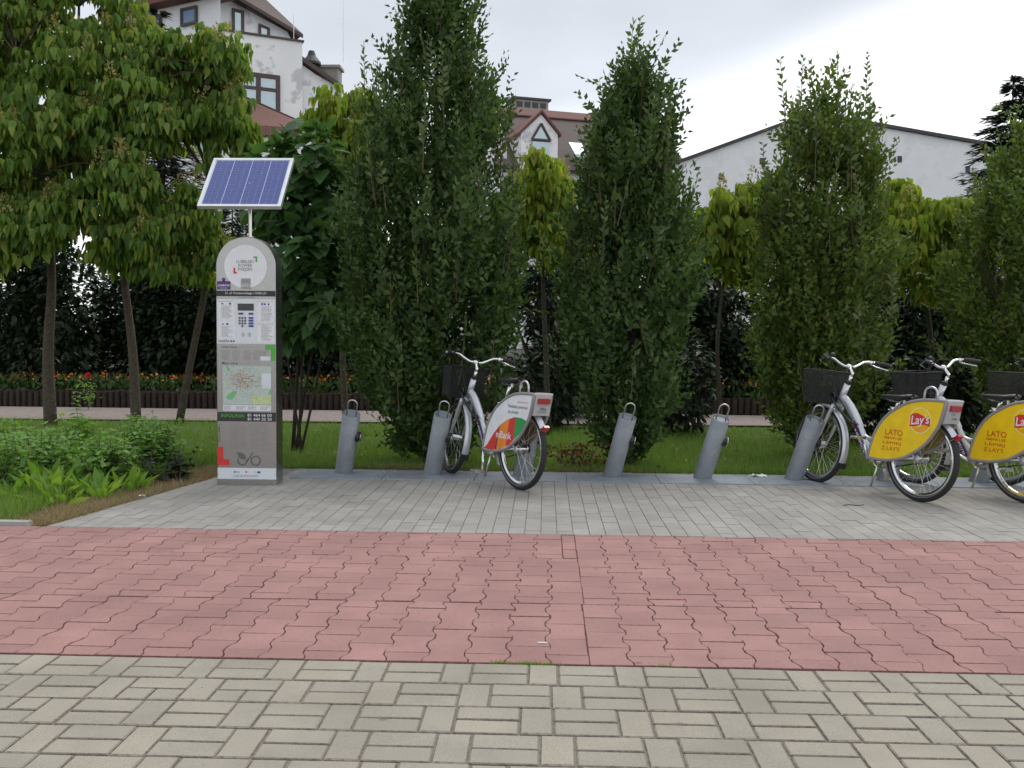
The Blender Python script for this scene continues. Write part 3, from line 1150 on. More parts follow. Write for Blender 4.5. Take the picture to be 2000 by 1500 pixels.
for a, b_ in (((1.2, 9.64), (2.04, 9.64)), ((1.2, 9.66), (1.62, 10.36)), ((1.62, 10.36), (2.04, 9.66))):
    m.tube([onB(a[0], a[1], -.52), onB(b_[0], b_[1], -.52)], .055, 6)
m.build('frame', MT['brown'], dm, off=o2)
m = MB()
c0 = Vector(onB(2.9, 11.9, 5.2))
Mr = Matrix.Rotation(math.atan2(D2.y, D2.x), 3, 'Z')
m.box(c0 + Vector((0, 0, .1)), (1.75, .9, 1.3), Mr)
ch = m.build('chimney', MT['conc'], h2, off=o2)
m = MB()
for k in range(4):
    p = Vector(onB(2.9 - .6 + k * .4, 12.42, 5.2))
    m.box(p, (.3, .94, .26), Mr)
m.build('louvre', MT['slate'], ch, off=o2)
m = MB()
m.box(Vector(onB(2.9, 12.71, 5.2)), (2.0, 1.1, .1), Mr)
m.build('cap', MT['slate'], ch, off=o2)
m = MB()
m.tube([onB(2.25, 12.6, 5.2), onB(2.25, 13.2, 5.2)], .02, 5)
m.build('antenna', MT['rod'], h2, off=o2)
m = MB()
m.prism([onB(3.3, 9.1, -.25), onB(3.9, 9.1, -.25), onB(3.9, 9.75, .57), onB(3.3, 9.75, .57)], Vector((0, 0, .12)))
m.build('skylight', MT['glass'], rf2, off=o2)

# ---- large blank gable (right)
o3 = (13, 41, 0)
h3 = thing('hall', 'long white blank-walled hall with low pitched roof and tiny vents', 'building', o3)
D3 = Vector((.9929, .1191, 0))
N3 = Vector((-.1191, .9929, 0))
C0 = Vector((6.06, 40, 0))


def onC(x, z, back=0.0):
    p = C0 + D3 * x + N3 * back
    return (p.x, p.y, z)


gab = [(-3.0, 7.45), (0, 8.56), (4.81, 10.39), (12.8, 9.27), (15.0, 8.95), (19, 8.4)]
m = MB()
m.prism([onC(-3, 0), onC(19, 0)] + [onC(x, z) for x, z in reversed(gab)], N3 * 9)
m.build('wall', MT['wall3'], h3, off=o3)
m = MB()
for (xa, za), (xb, zb) in zip(gab, gab[1:]):
    m.prism([onC(xa, za + .01, -.15), onC(xb, zb + .01, -.15), onC(xb, zb + .14, -.15), onC(xa, za + .14, -.15)], N3 * 9.3)
m.build('roof', MT['slate'], h3, off=o3)
for x, z in ((1.05, 7.79), (8.63, 8.68), (11.6, 8.33), (2.75, 8.46), (13.4, 8.2)):
    m = MB()
    m.prism([onC(x - .09, z - .13, -.03), onC(x + .09, z - .13, -.03), onC(x + .09, z + .13, -.03), onC(x - .09, z + .13, -.03)], N3 * .04)
    m.build('vent', MT['slate'], h3, off=o3)

# ---- concrete steps far behind the lawn
st = thing('concrete_steps', 'grey concrete steps with thin rail seen between the trees', 'steps', (-.85, 21.5, 0))
for k in range(7):
    m = MB()
    m.box((0, .28 * k + .16, .065 + .13 * k), (3.0, .34, .13))
    m.box((0, .28 * k - .015, .118 + .13 * k), (3.0, .02, .02))
    m.build('step', MT['conc'], st)
m = MB()
m.tube([(-.35, .1, .1), (-.35, .1, 1.0), (-.35, 1.8, 1.85), (-.35, 1.8, .9)], .02, 6)
m.tube([(-.35, 1.0, .5), (-.35, 1.0, 1.42)], .018, 6)
m.build('railing', MT['rod'], st)

# ---- timber palisade of the raised flower bed
m = MB()
for k in range(150):
    x = -11 + k * .105
    h = .24 + random.uniform(-.02, .02)
    m.tube([(x, 15.75 + random.uniform(-.01, .01), -.03), (x, 15.75, h)], .052, 6)
pal = m.build('palisade', MT['palis'])
tag(pal, 'low dark timber palisade edging the marigold bed', 'edging')
bed = sheet('flower_bed', [(-12, 15.78), (5, 15.78), (5, 18.5), (-12, 18.5)], .19, MT['soil'], 'raised bed of dark soil with marigolds', 'flower bed')

# ================================================================== RENTAL TERMINAL
TX, TY = -2.392, 7.61
term = thing('rental_terminal', 'stainless steel bike rental terminal with arched top and solar panel', 'terminal', (TX, TY, 0))
HW, ZC, DEP = 0.239, 1.748, 0.19
arch = [(-HW, 0.0), (HW, 0.0)] + [(HW * math.cos(a), ZC + HW * math.sin(a)) for a in np.linspace(0, PI, 33)]
m = MB()
n = len(arch)
inset = 0.006
V = [(x, .004, z) for x, z in arch] + [(x, DEP, z) for x, z in arch]
F = [tuple(range(n, 2 * n))] + [(i, n + i, n + (i + 1) % n, (i + 1) % n) for i in range(n)]
m.add(V, F)
body = m.build('body', MT['steel_dk'], term)
m = MB()
arch2 = [(x * (1 - inset / HW), (z if z < .01 else z - (0 if z <= ZC else inset * (z - ZC) / HW))) for x, z in arch]
m.add([(x, 0.0, z) for x, z in arch2] + [(x, .004, z) for x, z in arch], [tuple(range(n))[::-1]] + [(i, (i + 1) % n, n + (i + 1) % n, n + i) for i in range(n)])
m.build('front_sheet', MT['steel'], term)
MTm = Matrix(((1, 0, 0, 0), (0, 0, -1, 0), (0, 1, 0, 0), (0, 0, 0, 1)))   # x right, y up -> z, out of plane -> -y


def tpoly(name, pts, mat, lift=.0015, parent=term):
    return plane_poly(name, pts, MT[mat], parent, MTm, lift)


def trects(name, rs, mat, lift=.0015, parent=term):
    return plane_rects(name, rs, MT[mat], parent, MTm, lift)


def ttext(s, box, mat, parent=term, bold=0.0, lift=.003, keep=False):
    return fit_text(s, box, MT[mat], parent, Matrix.Translation((0, -lift, 0)) @ MTm, bold, keep=keep)


def tslab(name, x0, z0, x1, z1, mat, th=.004, parent=term):
    mm = MB()
    mm.box(((x0 + x1) / 2, -th / 2, (z0 + z1) / 2), (x1 - x0, th, z1 - z0))
    return mm.build(name, MT[mat], parent)


def small_print(name, x0, z1, x1, z0, rows, mat, lift, parent, fill=(.55, 1.0), h=.42):
    """lines of print too small to read: broken bars like words"""
    rs = []
    dz = (z1 - z0) / rows
    for i in range(rows):
        z = z1 - (i + .5) * dz
        x = x0
        end = x0 + (x1 - x0) * random.uniform(*fill)
        while x < end:
            w = min(random.uniform(.005, .018), end - x)
            rs.append((x, z - dz * h / 2, x + w * .85, z + dz * h / 2))
            x += w + .0025
    return plane_rects(name, rs, MT[mat], parent, MTm, lift)


# round white badge with a notch for the number
R0 = .172
zc = 1.748
aa = [a for a in np.linspace(0, 2 * PI, 73)]
disc = [(R0 * math.cos(a), zc + R0 * math.sin(a)) for a in aa[:-1]]
badge = tpoly('badge', disc, 'white', .0018)
trects('number_field', [(-.038, 1.572, .04, 1.655)], 'greysq', .003, badge)
ttext('LUBELSKI', (-.073, 1.776, .064, 1.800), 'greytext', badge, .0)
ttext('ROWER', (-.058, 1.746, .052, 1.770), 'greytext', badge, .0)
ttext('MIEJSKI', (-.058, 1.708, .052, 1.740), 'greytext', badge, .0)
tpoly('corner_mark', [(.063, 1.829), (.093, 1.829), (.093, 1.784), (.080, 1.784), (.080, 1.816), (.063, 1.816)], 'green', .003, badge)
tpoly('corner_mark', [(-.098, 1.738), (-.085, 1.738), (-.085, 1.706), (-.070, 1.706), (-.070, 1.693), (-.098, 1.693)], 'redp', .003, badge)
ttext('6921', (-.032, 1.586, .036, 1.613), 'offwhite', badge, .006, .0045)
small_print('small_print', -.03, 1.645, .034, 1.622, 1, 'palegrey', .0045, badge)
# purple sticker
stk = tpoly('sticker', [(-.231, 1.566), (-.124, 1.566), (-.124, 1.632), (-.231, 1.632)], 'purple', .0022)
ttext('JUWENTOS', (-.225, 1.585, -.130, 1.606), 'white', stk, .02, .0035)
small_print('small_print', -.205, 1.618, -.15, 1.611, 1, 'redp', .0035, stk, (.9, 1))
small_print('small_print', -.208, 1.582, -.145, 1.573, 1, 'white', .0035, stk, (.9, 1))
tpoly('crest', [(-.178 + .015 * math.cos(a), 1.645 + .015 * math.sin(a)) for a in np.linspace(0, 2 * PI, 15)[:-1]], 'purple', .0022, stk)
trects('crest_band', [(-.190, 1.641, -.166, 1.647)], 'redp', .0035, stk)
# black name bar
bar = tslab('name_bar', -.237, 1.513, .238, 1.557, 'blacktext', .003)
ttext('21. ul. Poniatowskiego / XXIII LO', (-.165, 1.524, .165, 1.547), 'white', bar, .004, .0045)
ttext('Powered by nextbike', (-.06, 1.497, .07, 1.508), 'greytext', term, 0, .002)
# instruction board with display, keys and reader
ib = tslab('instruction_board', -.234, 1.135, .238, 1.490, 'offwhite', .003)
for lf in ((-.228, 1.325, -.090, 1.478), (-.228, 1.175, -.090, 1.318), (.092, 1.305, .230, 1.475), (.092, 1.150, .230, 1.297)):
    trects('leaflet', [lf], 'white', .0042, ib)
for (x0, z1, x1, z0, rows) in ((-.195, 1.44, -.10, 1.335, 11), (-.195, 1.275, -.10, 1.185, 10), (.125, 1.435, .222, 1.315, 12), (.125, 1.285, .222, 1.16, 13)):
    small_print('small_print', x0, z1, x1, z0, rows, 'palegrey', .0052, ib)
for (x0, z1, x1) in ((-.225, 1.475, -.10), (.095, 1.473, .225), (.095, 1.296, .225)):
    small_print('small_print', x0, z1, x1, z1 - .007, 1, 'greytext', .0052, ib, (.95, 1))
for pc in [(-.195, 1.447, -.182, 1.460), (-.135, 1.446, -.118, 1.461), (-.19, 1.284, -.18, 1.298), (-.16, 1.284, -.14, 1.298), (.125, 1.444, .14, 1.46), (.146, 1.444, .162, 1.458), (.178, 1.442, .19, 1.458)]:
    trects('pictogram', [pc], 'blue', .0052, ib)
d = tslab('display', -.064, 1.400, .064, 1.455, 'lcd', .006, term)
keys = [(-.050 + .0225 * i, 1.341 - .0215 * j) for j in range(3) for i in range(3)] + [(-.0275, 1.277)]
for (x, z) in keys:
    m = MB()
    m.cyl((x, -.002, z), (x, -.007, z), .0085, 12)
    m.build('key', MT['greytext'], term)
for (x, z) in ((-.040, 1.375), (.042, 1.375), (.042, 1.341), (.042, 1.320), (.042, 1.298), (.042, 1.277)):
    tslab('button', x - .019, z - .0075, x + .019, z + .0075, 'blue', .006)
for sgn in (-1, 1):
    for k in range(3):
        r0 = .012 + .009 * k
        pts = []
        for a in np.linspace(-.75, .75, 9):
            pts.append((.003 + sgn * (.004 + (r0 + .0012) * math.cos(a)), 1.208 + (r0 + .0012) * math.sin(a) * (1.0)))
        for a in np.linspace(.75, -.75, 9):
            pts.append((.003 + sgn * (.004 + (r0 - .0016) * math.cos(a)), 1.208 + (r0 - .0016) * math.sin(a)))
        tpoly('reader_mark', pts, 'greytext', .0045, ib)
ttext('nextbike', (-.222, 1.146, -.135, 1.170), 'greytext', ib, .004, .0045)
for cxx in (-.118, -.098):
    tpoly('bike_mark', [(cxx + .008 * math.cos(a), 1.155 + .008 * math.sin(a)) for a in np.linspace(0, 2 * PI, 13)[:-1]], 'greytext', .0045, ib)
# station list and map
ttext('Lista stacji', (-.197, 1.095, -.075, 1.120), 'greytext', term, .004, .002)
small_print('small_print', -.06, 1.113, .13, 1.106, 1, 'palegrey', .002, term, (.95, 1))
for k, x in enumerate((-.197, -.11, -.02, .055, .115)):
    small_print('small_print', x, 1.085, x + .075, 1.005, 11, 'palegrey', .002, term, (.6, 1))
trects('list_label', [(.115, 1.003, .197, 1.036)], 'offwhite', .0028)
tpoly('corner_mark', [(.153, 1.129), (.237, 1.129), (.237, .999), (.200, .999), (.200, 1.089), (.153, 1.089)], 'green', .002)
ttext('Mapa stacji', (-.195, .965, -.07, .990), 'greytext', term, .004, .002)
small_print('small_print', -.06, .981, .12, .975, 1, 'palegrey', .002, term, (.95, 1))
mp = tslab('station_map', -.189, .649, .200, .957, 'mapbase', .002)
tpoly('park', [(-.155, .70), (-.135, .685), (-.115, .69), (-.09, .72), (-.075, .745), (-.085, .755), (-.11, .752), (-.14, .735), (-.16, .715)], 'mapgreen', .003, mp)
tpoly('park', [(-.165, .955), (-.15, .955), (-.13, .925), (-.14, .918), (-.155, .93)], 'mapgreen', .003, mp)
tpoly('park', [(.175, .735), (.2, .78), (.2, .73)], 'mapgreen', .003, mp)
trects('map_inset', [(.04, .650, .2, .722)], 'mapinset', .003, mp)
trects('map_inset', [(.125, .78, .2, .9)], 'offwhite', .003, mp)
rs = {'redp': [], 'blacktext': [], 'palegrey': [], 'amber': []}
for k in range(520):
    a = random.gauss(-.03, .075)
    b = random.gauss(.845, .05)
    if not (-.18 < a < .19 and .66 < b < .95) or (a > .12 and b < .9):
        continue
    s = random.uniform(.001, .0028)
    rs[random.choice(['redp', 'redp', 'palegrey', 'blacktext', 'amber'])].append((a - s, b - s, a + s, b + s))
for k in range(26):
    a, b = random.uniform(-.18, .1), random.uniform(.67, .94)
    l_ = random.uniform(.03, .1)
    if random.random() < .5:
        rs['palegrey'].append((a, b, a + l_, b + .0012))
    else:
        rs['palegrey'].append((a, b - l_ * .4, a + .0012, b + .01))
for k, v in rs.items():
    trects('map_mark', v, k, .0036 + .0002 * list(rs).index(k), mp)['kind'] = 'stuff'
lg = trects('map_legend', [(-.189, .598, .200, .645)], 'offwhite', .0025)
for k in range(4):
    small_print('small_print', -.18 + k * .098, .638, -.10 + k * .098, .606, 4, 'palegrey', .0035, lg)
ibar = tslab('hotline_bar', -.236, .513, .238, .587, 'blacktext', .003)
ttext('INFOLINIA:', (-.205, .545, -.012, .574), 'green', ibar, .006, .0045)
ttext('81 464 66 00', (.010, .553, .205, .576), 'offwhite', ibar, .012, .0045)
ttext('81 440 20 20', (.010, .522, .205, .545), 'offwhite', ibar, .012, .0045)
# regulations
Mv = Matrix.Translation((-.232, -.002, .34)) @ MTm @ Matrix.Rotation(PI / 2, 4, 'Z')
fit_text('REGULAMIN.', (0, -.018, .15, -.001), MT['greytext'], term, Mv, .004)
for x in (-.14, .03):
    small_print('small_print', x, .50, x + .155, .29, 22, 'palegrey', .002, term, (.75, 1))
tpoly('corner_mark', [(-.237, .307), (-.191, .307), (-.191, .205), (-.142, .205), (-.142, .158), (-.237, .158)], 'redp', .002)
# leaf and bicycle emblem
ring = []
cxr, czr = .072, .197
mm = []
for a in np.linspace(0, 2 * PI, 29):
    mm.append(a)
for rr in ((.042, .031),):
    V, F = [], []
    for a in mm[:-1]:
        V += [MTm @ Vector((cxr + rr[0] * math.cos(a), czr + rr[0] * math.sin(a), .002)), MTm @ Vector((cxr + rr[1] * math.cos(a), czr + rr[1] * math.sin(a), .002))]
    k = len(mm) - 1
    F = [(2 * i, 2 * ((i + 1) % k), 2 * ((i + 1) % k) + 1, 2 * i + 1) for i in range(k)]
    mesh_obj('emblem_wheel', V, F, MT['greytext'], term)
V, F = [], []
for a in np.linspace(PI * .85, PI * 2.02, 20):
    V += [MTm @ Vector((-.035 + .042 * math.cos(a), .199 + .042 * math.sin(a), .002)), MTm @ Vector((-.035 + .031 * math.cos(a), .199 + .031 * math.sin(a), .002))]
F = [(2 * i, 2 * i + 2, 2 * i + 3, 2 * i + 1) for i in range(19)]
mesh_obj('emblem_wheel', V, F, MT['greytext'], term)
tpoly('emblem_leaf', [(-.082, .266), (-.06, .262), (-.03, .255), (-.012, .238), (-.006, .214), (-.01, .205), (-.03, .207), (-.055, .214), (-.068, .23), (-.073, .25)], 'greytext', .002)
tpoly('emblem_frame', [(-.004, .2), (.012, .213), (.03, .243), (.04, .262), (.055, .268), (.058, .262), (.046, .255), (.038, .238), (.02, .205), (.004, .192)], 'greytext', .002)
# sponsor plate
sp = tslab('sponsor_plate', -.236, .048, .238, .138, 'offwhite', .003)
trects('sponsor_mark', [(-.103, .098, -.093, .113), (.086, .098, .112, .113)], 'blue', .0042, sp)
tpoly('sponsor_shield', [(-.01, .113), (.004, .113), (.004, .103), (-.003, .097), (-.01, .103)], 'redp', .0042, sp)
small_print('small_print', -.09, .113, -.045, .099, 2, 'greytext', .0042, sp)
small_print('small_print', .008, .109, .022, .103, 1, 'greytext', .0042, sp, (.9, 1))
small_print('small_print', .055, .109, .084, .103, 1, 'greytext', .0042, sp, (.9, 1))
small_print('small_print', -.105, .084, .115, .064, 2, 'palegrey', .0042, sp, (.85, 1))
trects('screw', [(-.230, .082, -.225, .088), (.228, .082, .233, .088)], 'blacktext', .0042, sp)
# mast and solar panel
m = MB()
m.cyl((.012, .09, 1.97), (.012, .09, 2.42), .0135, 14)
m.cyl((.012, .09, 1.975), (.012, .09, 1.993), .03, 14)
m.box((.012, .10, 2.40), (.10, .10, .012), Matrix.Rotation(rad(48), 3, 'X'))
m.build('mast', MT['rod'], term, smooth=False)
PW, PL = .662, .598
pm = Matrix.Translation((-.018, -.11, 2.208)) @ Matrix.Rotation(math.atan2(.444, .40), 4, 'X')   # x right, y up the slope, z out
fw, ft = .024, .032
m = MB()
for (cx, cy, sx, sy) in ((0, fw / 2, PW, fw), (0, PL - fw / 2, PW, fw), (-PW / 2 + fw / 2, PL / 2, fw, PL - 2 * fw), (PW / 2 - fw / 2, PL / 2, fw, PL - 2 * fw)):
    m.box((cx, cy, -ft / 2 + .004), (sx, sy, ft))
solar = m.build('solar_panel', MT['alu'], term, M=pm)
m = MB()
m.box((0, PL / 2, -.006), (PW - 2 * fw, PL - 2 * fw, .008))
m.build('backing', MT['cellback'], solar, M=pm)
cw, chh = (PW - 2 * fw - .012) / 4, (PL - 2 * fw - .012) / 18
m = MB()
m.box((0, 0, 0), (cw - .0035, chh - .003, .002))
cell_me = None
for i in range(4):
    for j in range(18):
        loc = pm @ Vector((-PW / 2 + fw + .006 + (i + .5) * cw, fw + .006 + (j + .5) * chh, -.0005))
        if cell_me is None:
            mc = MB()
            for q in (-1, 0, 1):
                mc.box((q * (cw - .0035) / 3, 0, 0), ((cw - .0035) / 3 - .0022, chh - .0036, .002))
            c0_ = mc.build('solar_cell', MT['cell'], solar)
            cell_me = c0_.data
            ob = c0_
        else:
            ob = bpy.data.objects.new('solar_cell', cell_me)
            COL.objects.link(ob)
            ob.parent = solar
        ob.matrix_local = Matrix.Translation(loc) @ pm.to_3x3().to_4x4()

# ================================================================== DOCKS
DOCKX = [-1.758 + .778 * k for k in range(8)]
DOCKLAB = ['grey tubular bike dock next to the rental terminal, pale sticker strip on its side',
           'grey tubular bike dock holding the white bike with striped panel',
           'grey tubular bike dock behind the back wheel of the white-panelled bike',
           'empty grey tubular bike dock with low withered red plant beside it',
           'empty grey tubular bike dock next to crumpled white paper',
           'grey tubular bike dock at the front wheel of the yellow bike nearest the empty docks',
           'grey tubular bike dock behind the back wheel of the yellow bike nearest the empty docks',
           'grey tubular bike dock behind the second yellow bike from the empty docks']
LEAN = Vector((.115, -.22, .545))
LN = LEAN.normalized()
dock_parts = None
for k, X in enumerate(DOCKX):
    d = thing('bike_dock', DOCKLAB[k], 'bike dock', (X, 8.31 - .004 * k, 0), group='tubular bike docks in a row')
    if dock_parts is None:
        plate = MB()
        plate.box((0, -.085, .004), (.772, .47, .014))
        e1 = LN.cross(Vector((0, 1, 0))).normalized()
        e1 = -e1 if e1.x < 0 else e1
        e2 = LN.cross(e1).normalized()
        tube = MB()
        seg = 40
        V, F = [], []
        r, th = .0755, .005
        top = LEAN
        for a in np.linspace(0, 2 * PI, seg + 1)[:-1]:
            dirv = e1 * math.cos(a) + e2 * math.sin(a)
            po = dirv * r
            t = (0.006 - po.z) / LN.z
            V.append(po + LN * t)
            V.append(top + po)
            V.append(top + dirv * (r - th))
            V.append(top + dirv * (r - th) - LN * .03)
        for i in range(seg):
            j = (i + 1) % seg
            for q in range(3):
                F.append((4 * i + q, 4 * j + q, 4 * j + q + 1, 4 * i + q + 1))
        tube.add(V, F)
        cap = MB()
        cap.cyl(top - LN * .03, top - LN * .018, r - th - .0005, 32)
        loop = MB()
        lp = []
        w2 = .04
        ls = e1
        base = top - LN * .02 - e2 * .0
        hgt = .15
        lp.append(base - ls * w2)
        lp.append(base - ls * w2 + LN * (hgt - w2))
        for a in np.linspace(PI, 0, 11)[1:-1]:
            lp.append(base + ls * (w2 * math.cos(a)) + LN * (hgt - w2 + w2 * math.sin(a)))
        lp.append(base + ls * w2 + LN * (hgt - w2))
        lp.append(base + ls * w2)
        loop.tube(lp, .0065, 8)
        lock = MB()
        lc = LEAN * .66 + e1 * .065
        lock.cyl(lc, lc + e1 * .03, .045, 20)
        lock.cyl(lc + e1 * .03, lc + e1 * .045, .030, 16)
        ring_ = MB()
        ring_.torus(lc + e1 * .043, e1, .033, .005, 20, 6)
        seam = MB()
        seam.tube([LN * (.08 / LN.z) + e1 * .058 - e2 * (-.0515), top * .93 + e1 * .058 - e2 * (-.0515)], .002, 4)
        dock_parts = [plate.build('base_plate', MT['plate'], d), tube.build('tube', MT['galv'], d, True), cap.build('cap', MT['galv'], d),
                      loop.build('locking_loop', MT['rod'], d, True), lock.build('lock', MT['black'], d, False)]
        sub = ring_.build('lock_ring', MT['rod'], dock_parts[4], True)
        for (bx_, by_) in ((-.34, -.28), (.34, -.28), (-.34, .10), (.34, .10)):
            bo = MB()
            bo.cyl((bx_, by_, .011), (bx_, by_, .019), .011, 6)
            bo.build('bolt', MT['rod'], dock_parts[0])
        for p in dock_parts:
            p.parent = d
        # pale sticker strip only on this one
        sx = MB()
        p0 = LEAN * .52 - e1 * .0725 + e2 * .022
        p1 = LEAN * .93 - e1 * .0725 + e2 * .022
        sx.tube([p0, p1], .011, 6, flat=(.35, 1))
        sx.build('sticker', MT['palegrey'], d)
    else:
        for p in dock_parts:
            c = p.copy()
            COL.objects.link(c)
            c.parent = d
            for ch_ in p.children:
                c2 = ch_.copy()
                COL.objects.link(c2)
                c2.parent = c

# ================================================================== BICYCLES
OUT_A = [(.437, .284), (.405, .42), (.362, .52), (.285, .618), (.18, .69), (.08, .737), (-.03, .762), (-.14, .768), (-.247, .768)]
OUT_B = [(-.247, .768), (-.222, .665), (-.185, .565), (-.085, .438), (.06, .338), (.18, .296), (.31, .280), (.437, .284)]
outline = [(p.x, p.y) for p in catmull([(a, b, 0) for a, b in OUT_A], 5)[:-1]] + [(p.x, p.y) for p in catmull([(a, b, 0) for a, b in OUT_B], 5)[:-1]]
ARC = [(.425, .290), (.377, .322), (.29, .418), (.197, .498), (.1, .547), (-.007, .577), (-.1, .576), (-.176, .556)]
BOT = [(.425, .288), (.30, .287), (.18, .304), (.06, .347), (-.08, .446), (-.176, .553)]


def interp(tab, s):
    for (a, za), (b, zb) in zip(tab, tab[1:]):
        if b <= s <= a:
            return za + (zb - za) * (a - s) / (a - b)
    return tab[-1][1] if s < tab[-1][0] else tab[0][1]


def side_matrix(y, s=1):
    """plane of a side panel seen from the left (s=1): x -> rearward, y -> up"""
    if s > 0:
        return Matrix(((-1, 0, 0, 0), (0, 0, 1, y), (0, 1, 0, 0), (0, 0, 0, 1)))
    return Matrix(((1, 0, 0, 0), (0, 0, -1, y), (0, 1, 0, 0), (0, 0, 0, 1)))


def wheel(parent, hubx, M=None, motor=False):
    c = Vector((hubx, 0, .325))
    rim = MB()
    sec = [(.012, -.012), (.012, .012), (0, .014), (-.014, .008), (-.016, 0), (-.014, -.008), (0, -.014)]
    rim.torus(c, (0, 1, 0), .272, 0, 56, 0, sec=sec)
    w = rim.build('wheel', MT['chrome'], parent, False, M)
    ty = MB()
    ty.torus(c, (0, 1, 0), .301, .0235, 64, 10)
    ty.build('tyre', MT['rubber'], w, True, M)
    rf = MB()
    for s in (-1, 1):
        rf.torus(c + Vector((0, s * .0212, 0)), (0, 1, 0), .291, .0024, 56, 5)
    rf.build('reflective_ring', MT['palegrey'], w, True, M)
    hb = MB()
    hb.cyl(c + Vector((0, -.055, 0)), c + Vector((0, .055, 0)), .018, 14)
    for s in (-1, 1):
        hb.cyl(c + Vector((0, s * .032, 0)), c + Vector((0, s * .037, 0)), .036, 18)
    if motor:
        hb.cyl(c + Vector((0, -.03, 0)), c + Vector((0, .03, 0)), .033, 18)
    hb.build('hub', MT['chrome'], w, False, M)
    sp = MB()
    for k in range(32):
        a = 2 * PI * k / 32
        s = 1 if k % 2 else -1
        a2 = a + (.55 if (k // 2) % 2 else -.55)
        p0 = c + Vector((.034 * math.cos(a2), s * .034, .034 * math.sin(a2)))
        p1 = c + Vector((.262 * math.cos(a), 0, .262 * math.sin(a)))
        sp.tube([p0, p1], .0013, 4, False)
    sp.build('spokes', MT['rod'], w, False, M)
    return w


def fender(name, parent, hubx, a0, a1, M=None, R=.347, w=.031):
    m = MB()
    sec = []
    for t in np.linspace(-1, 1, 9):
        sec.append((-.016 * t * t * t * t - .004 * t * t, w * t))
    for t in np.linspace(1, -1, 9):
        sec.append((-.016 * t * t * t * t - .004 * t * t - .002, w * t * .96))
    sec.append(sec[0])
    m.torus((hubx, 0, .325), (0, -1, 0), R, 0, 36, 0, a0, a1, ref=(1, 0, 0), sec=sec)
    return m.build(name, MT['silver'], parent, True, M)


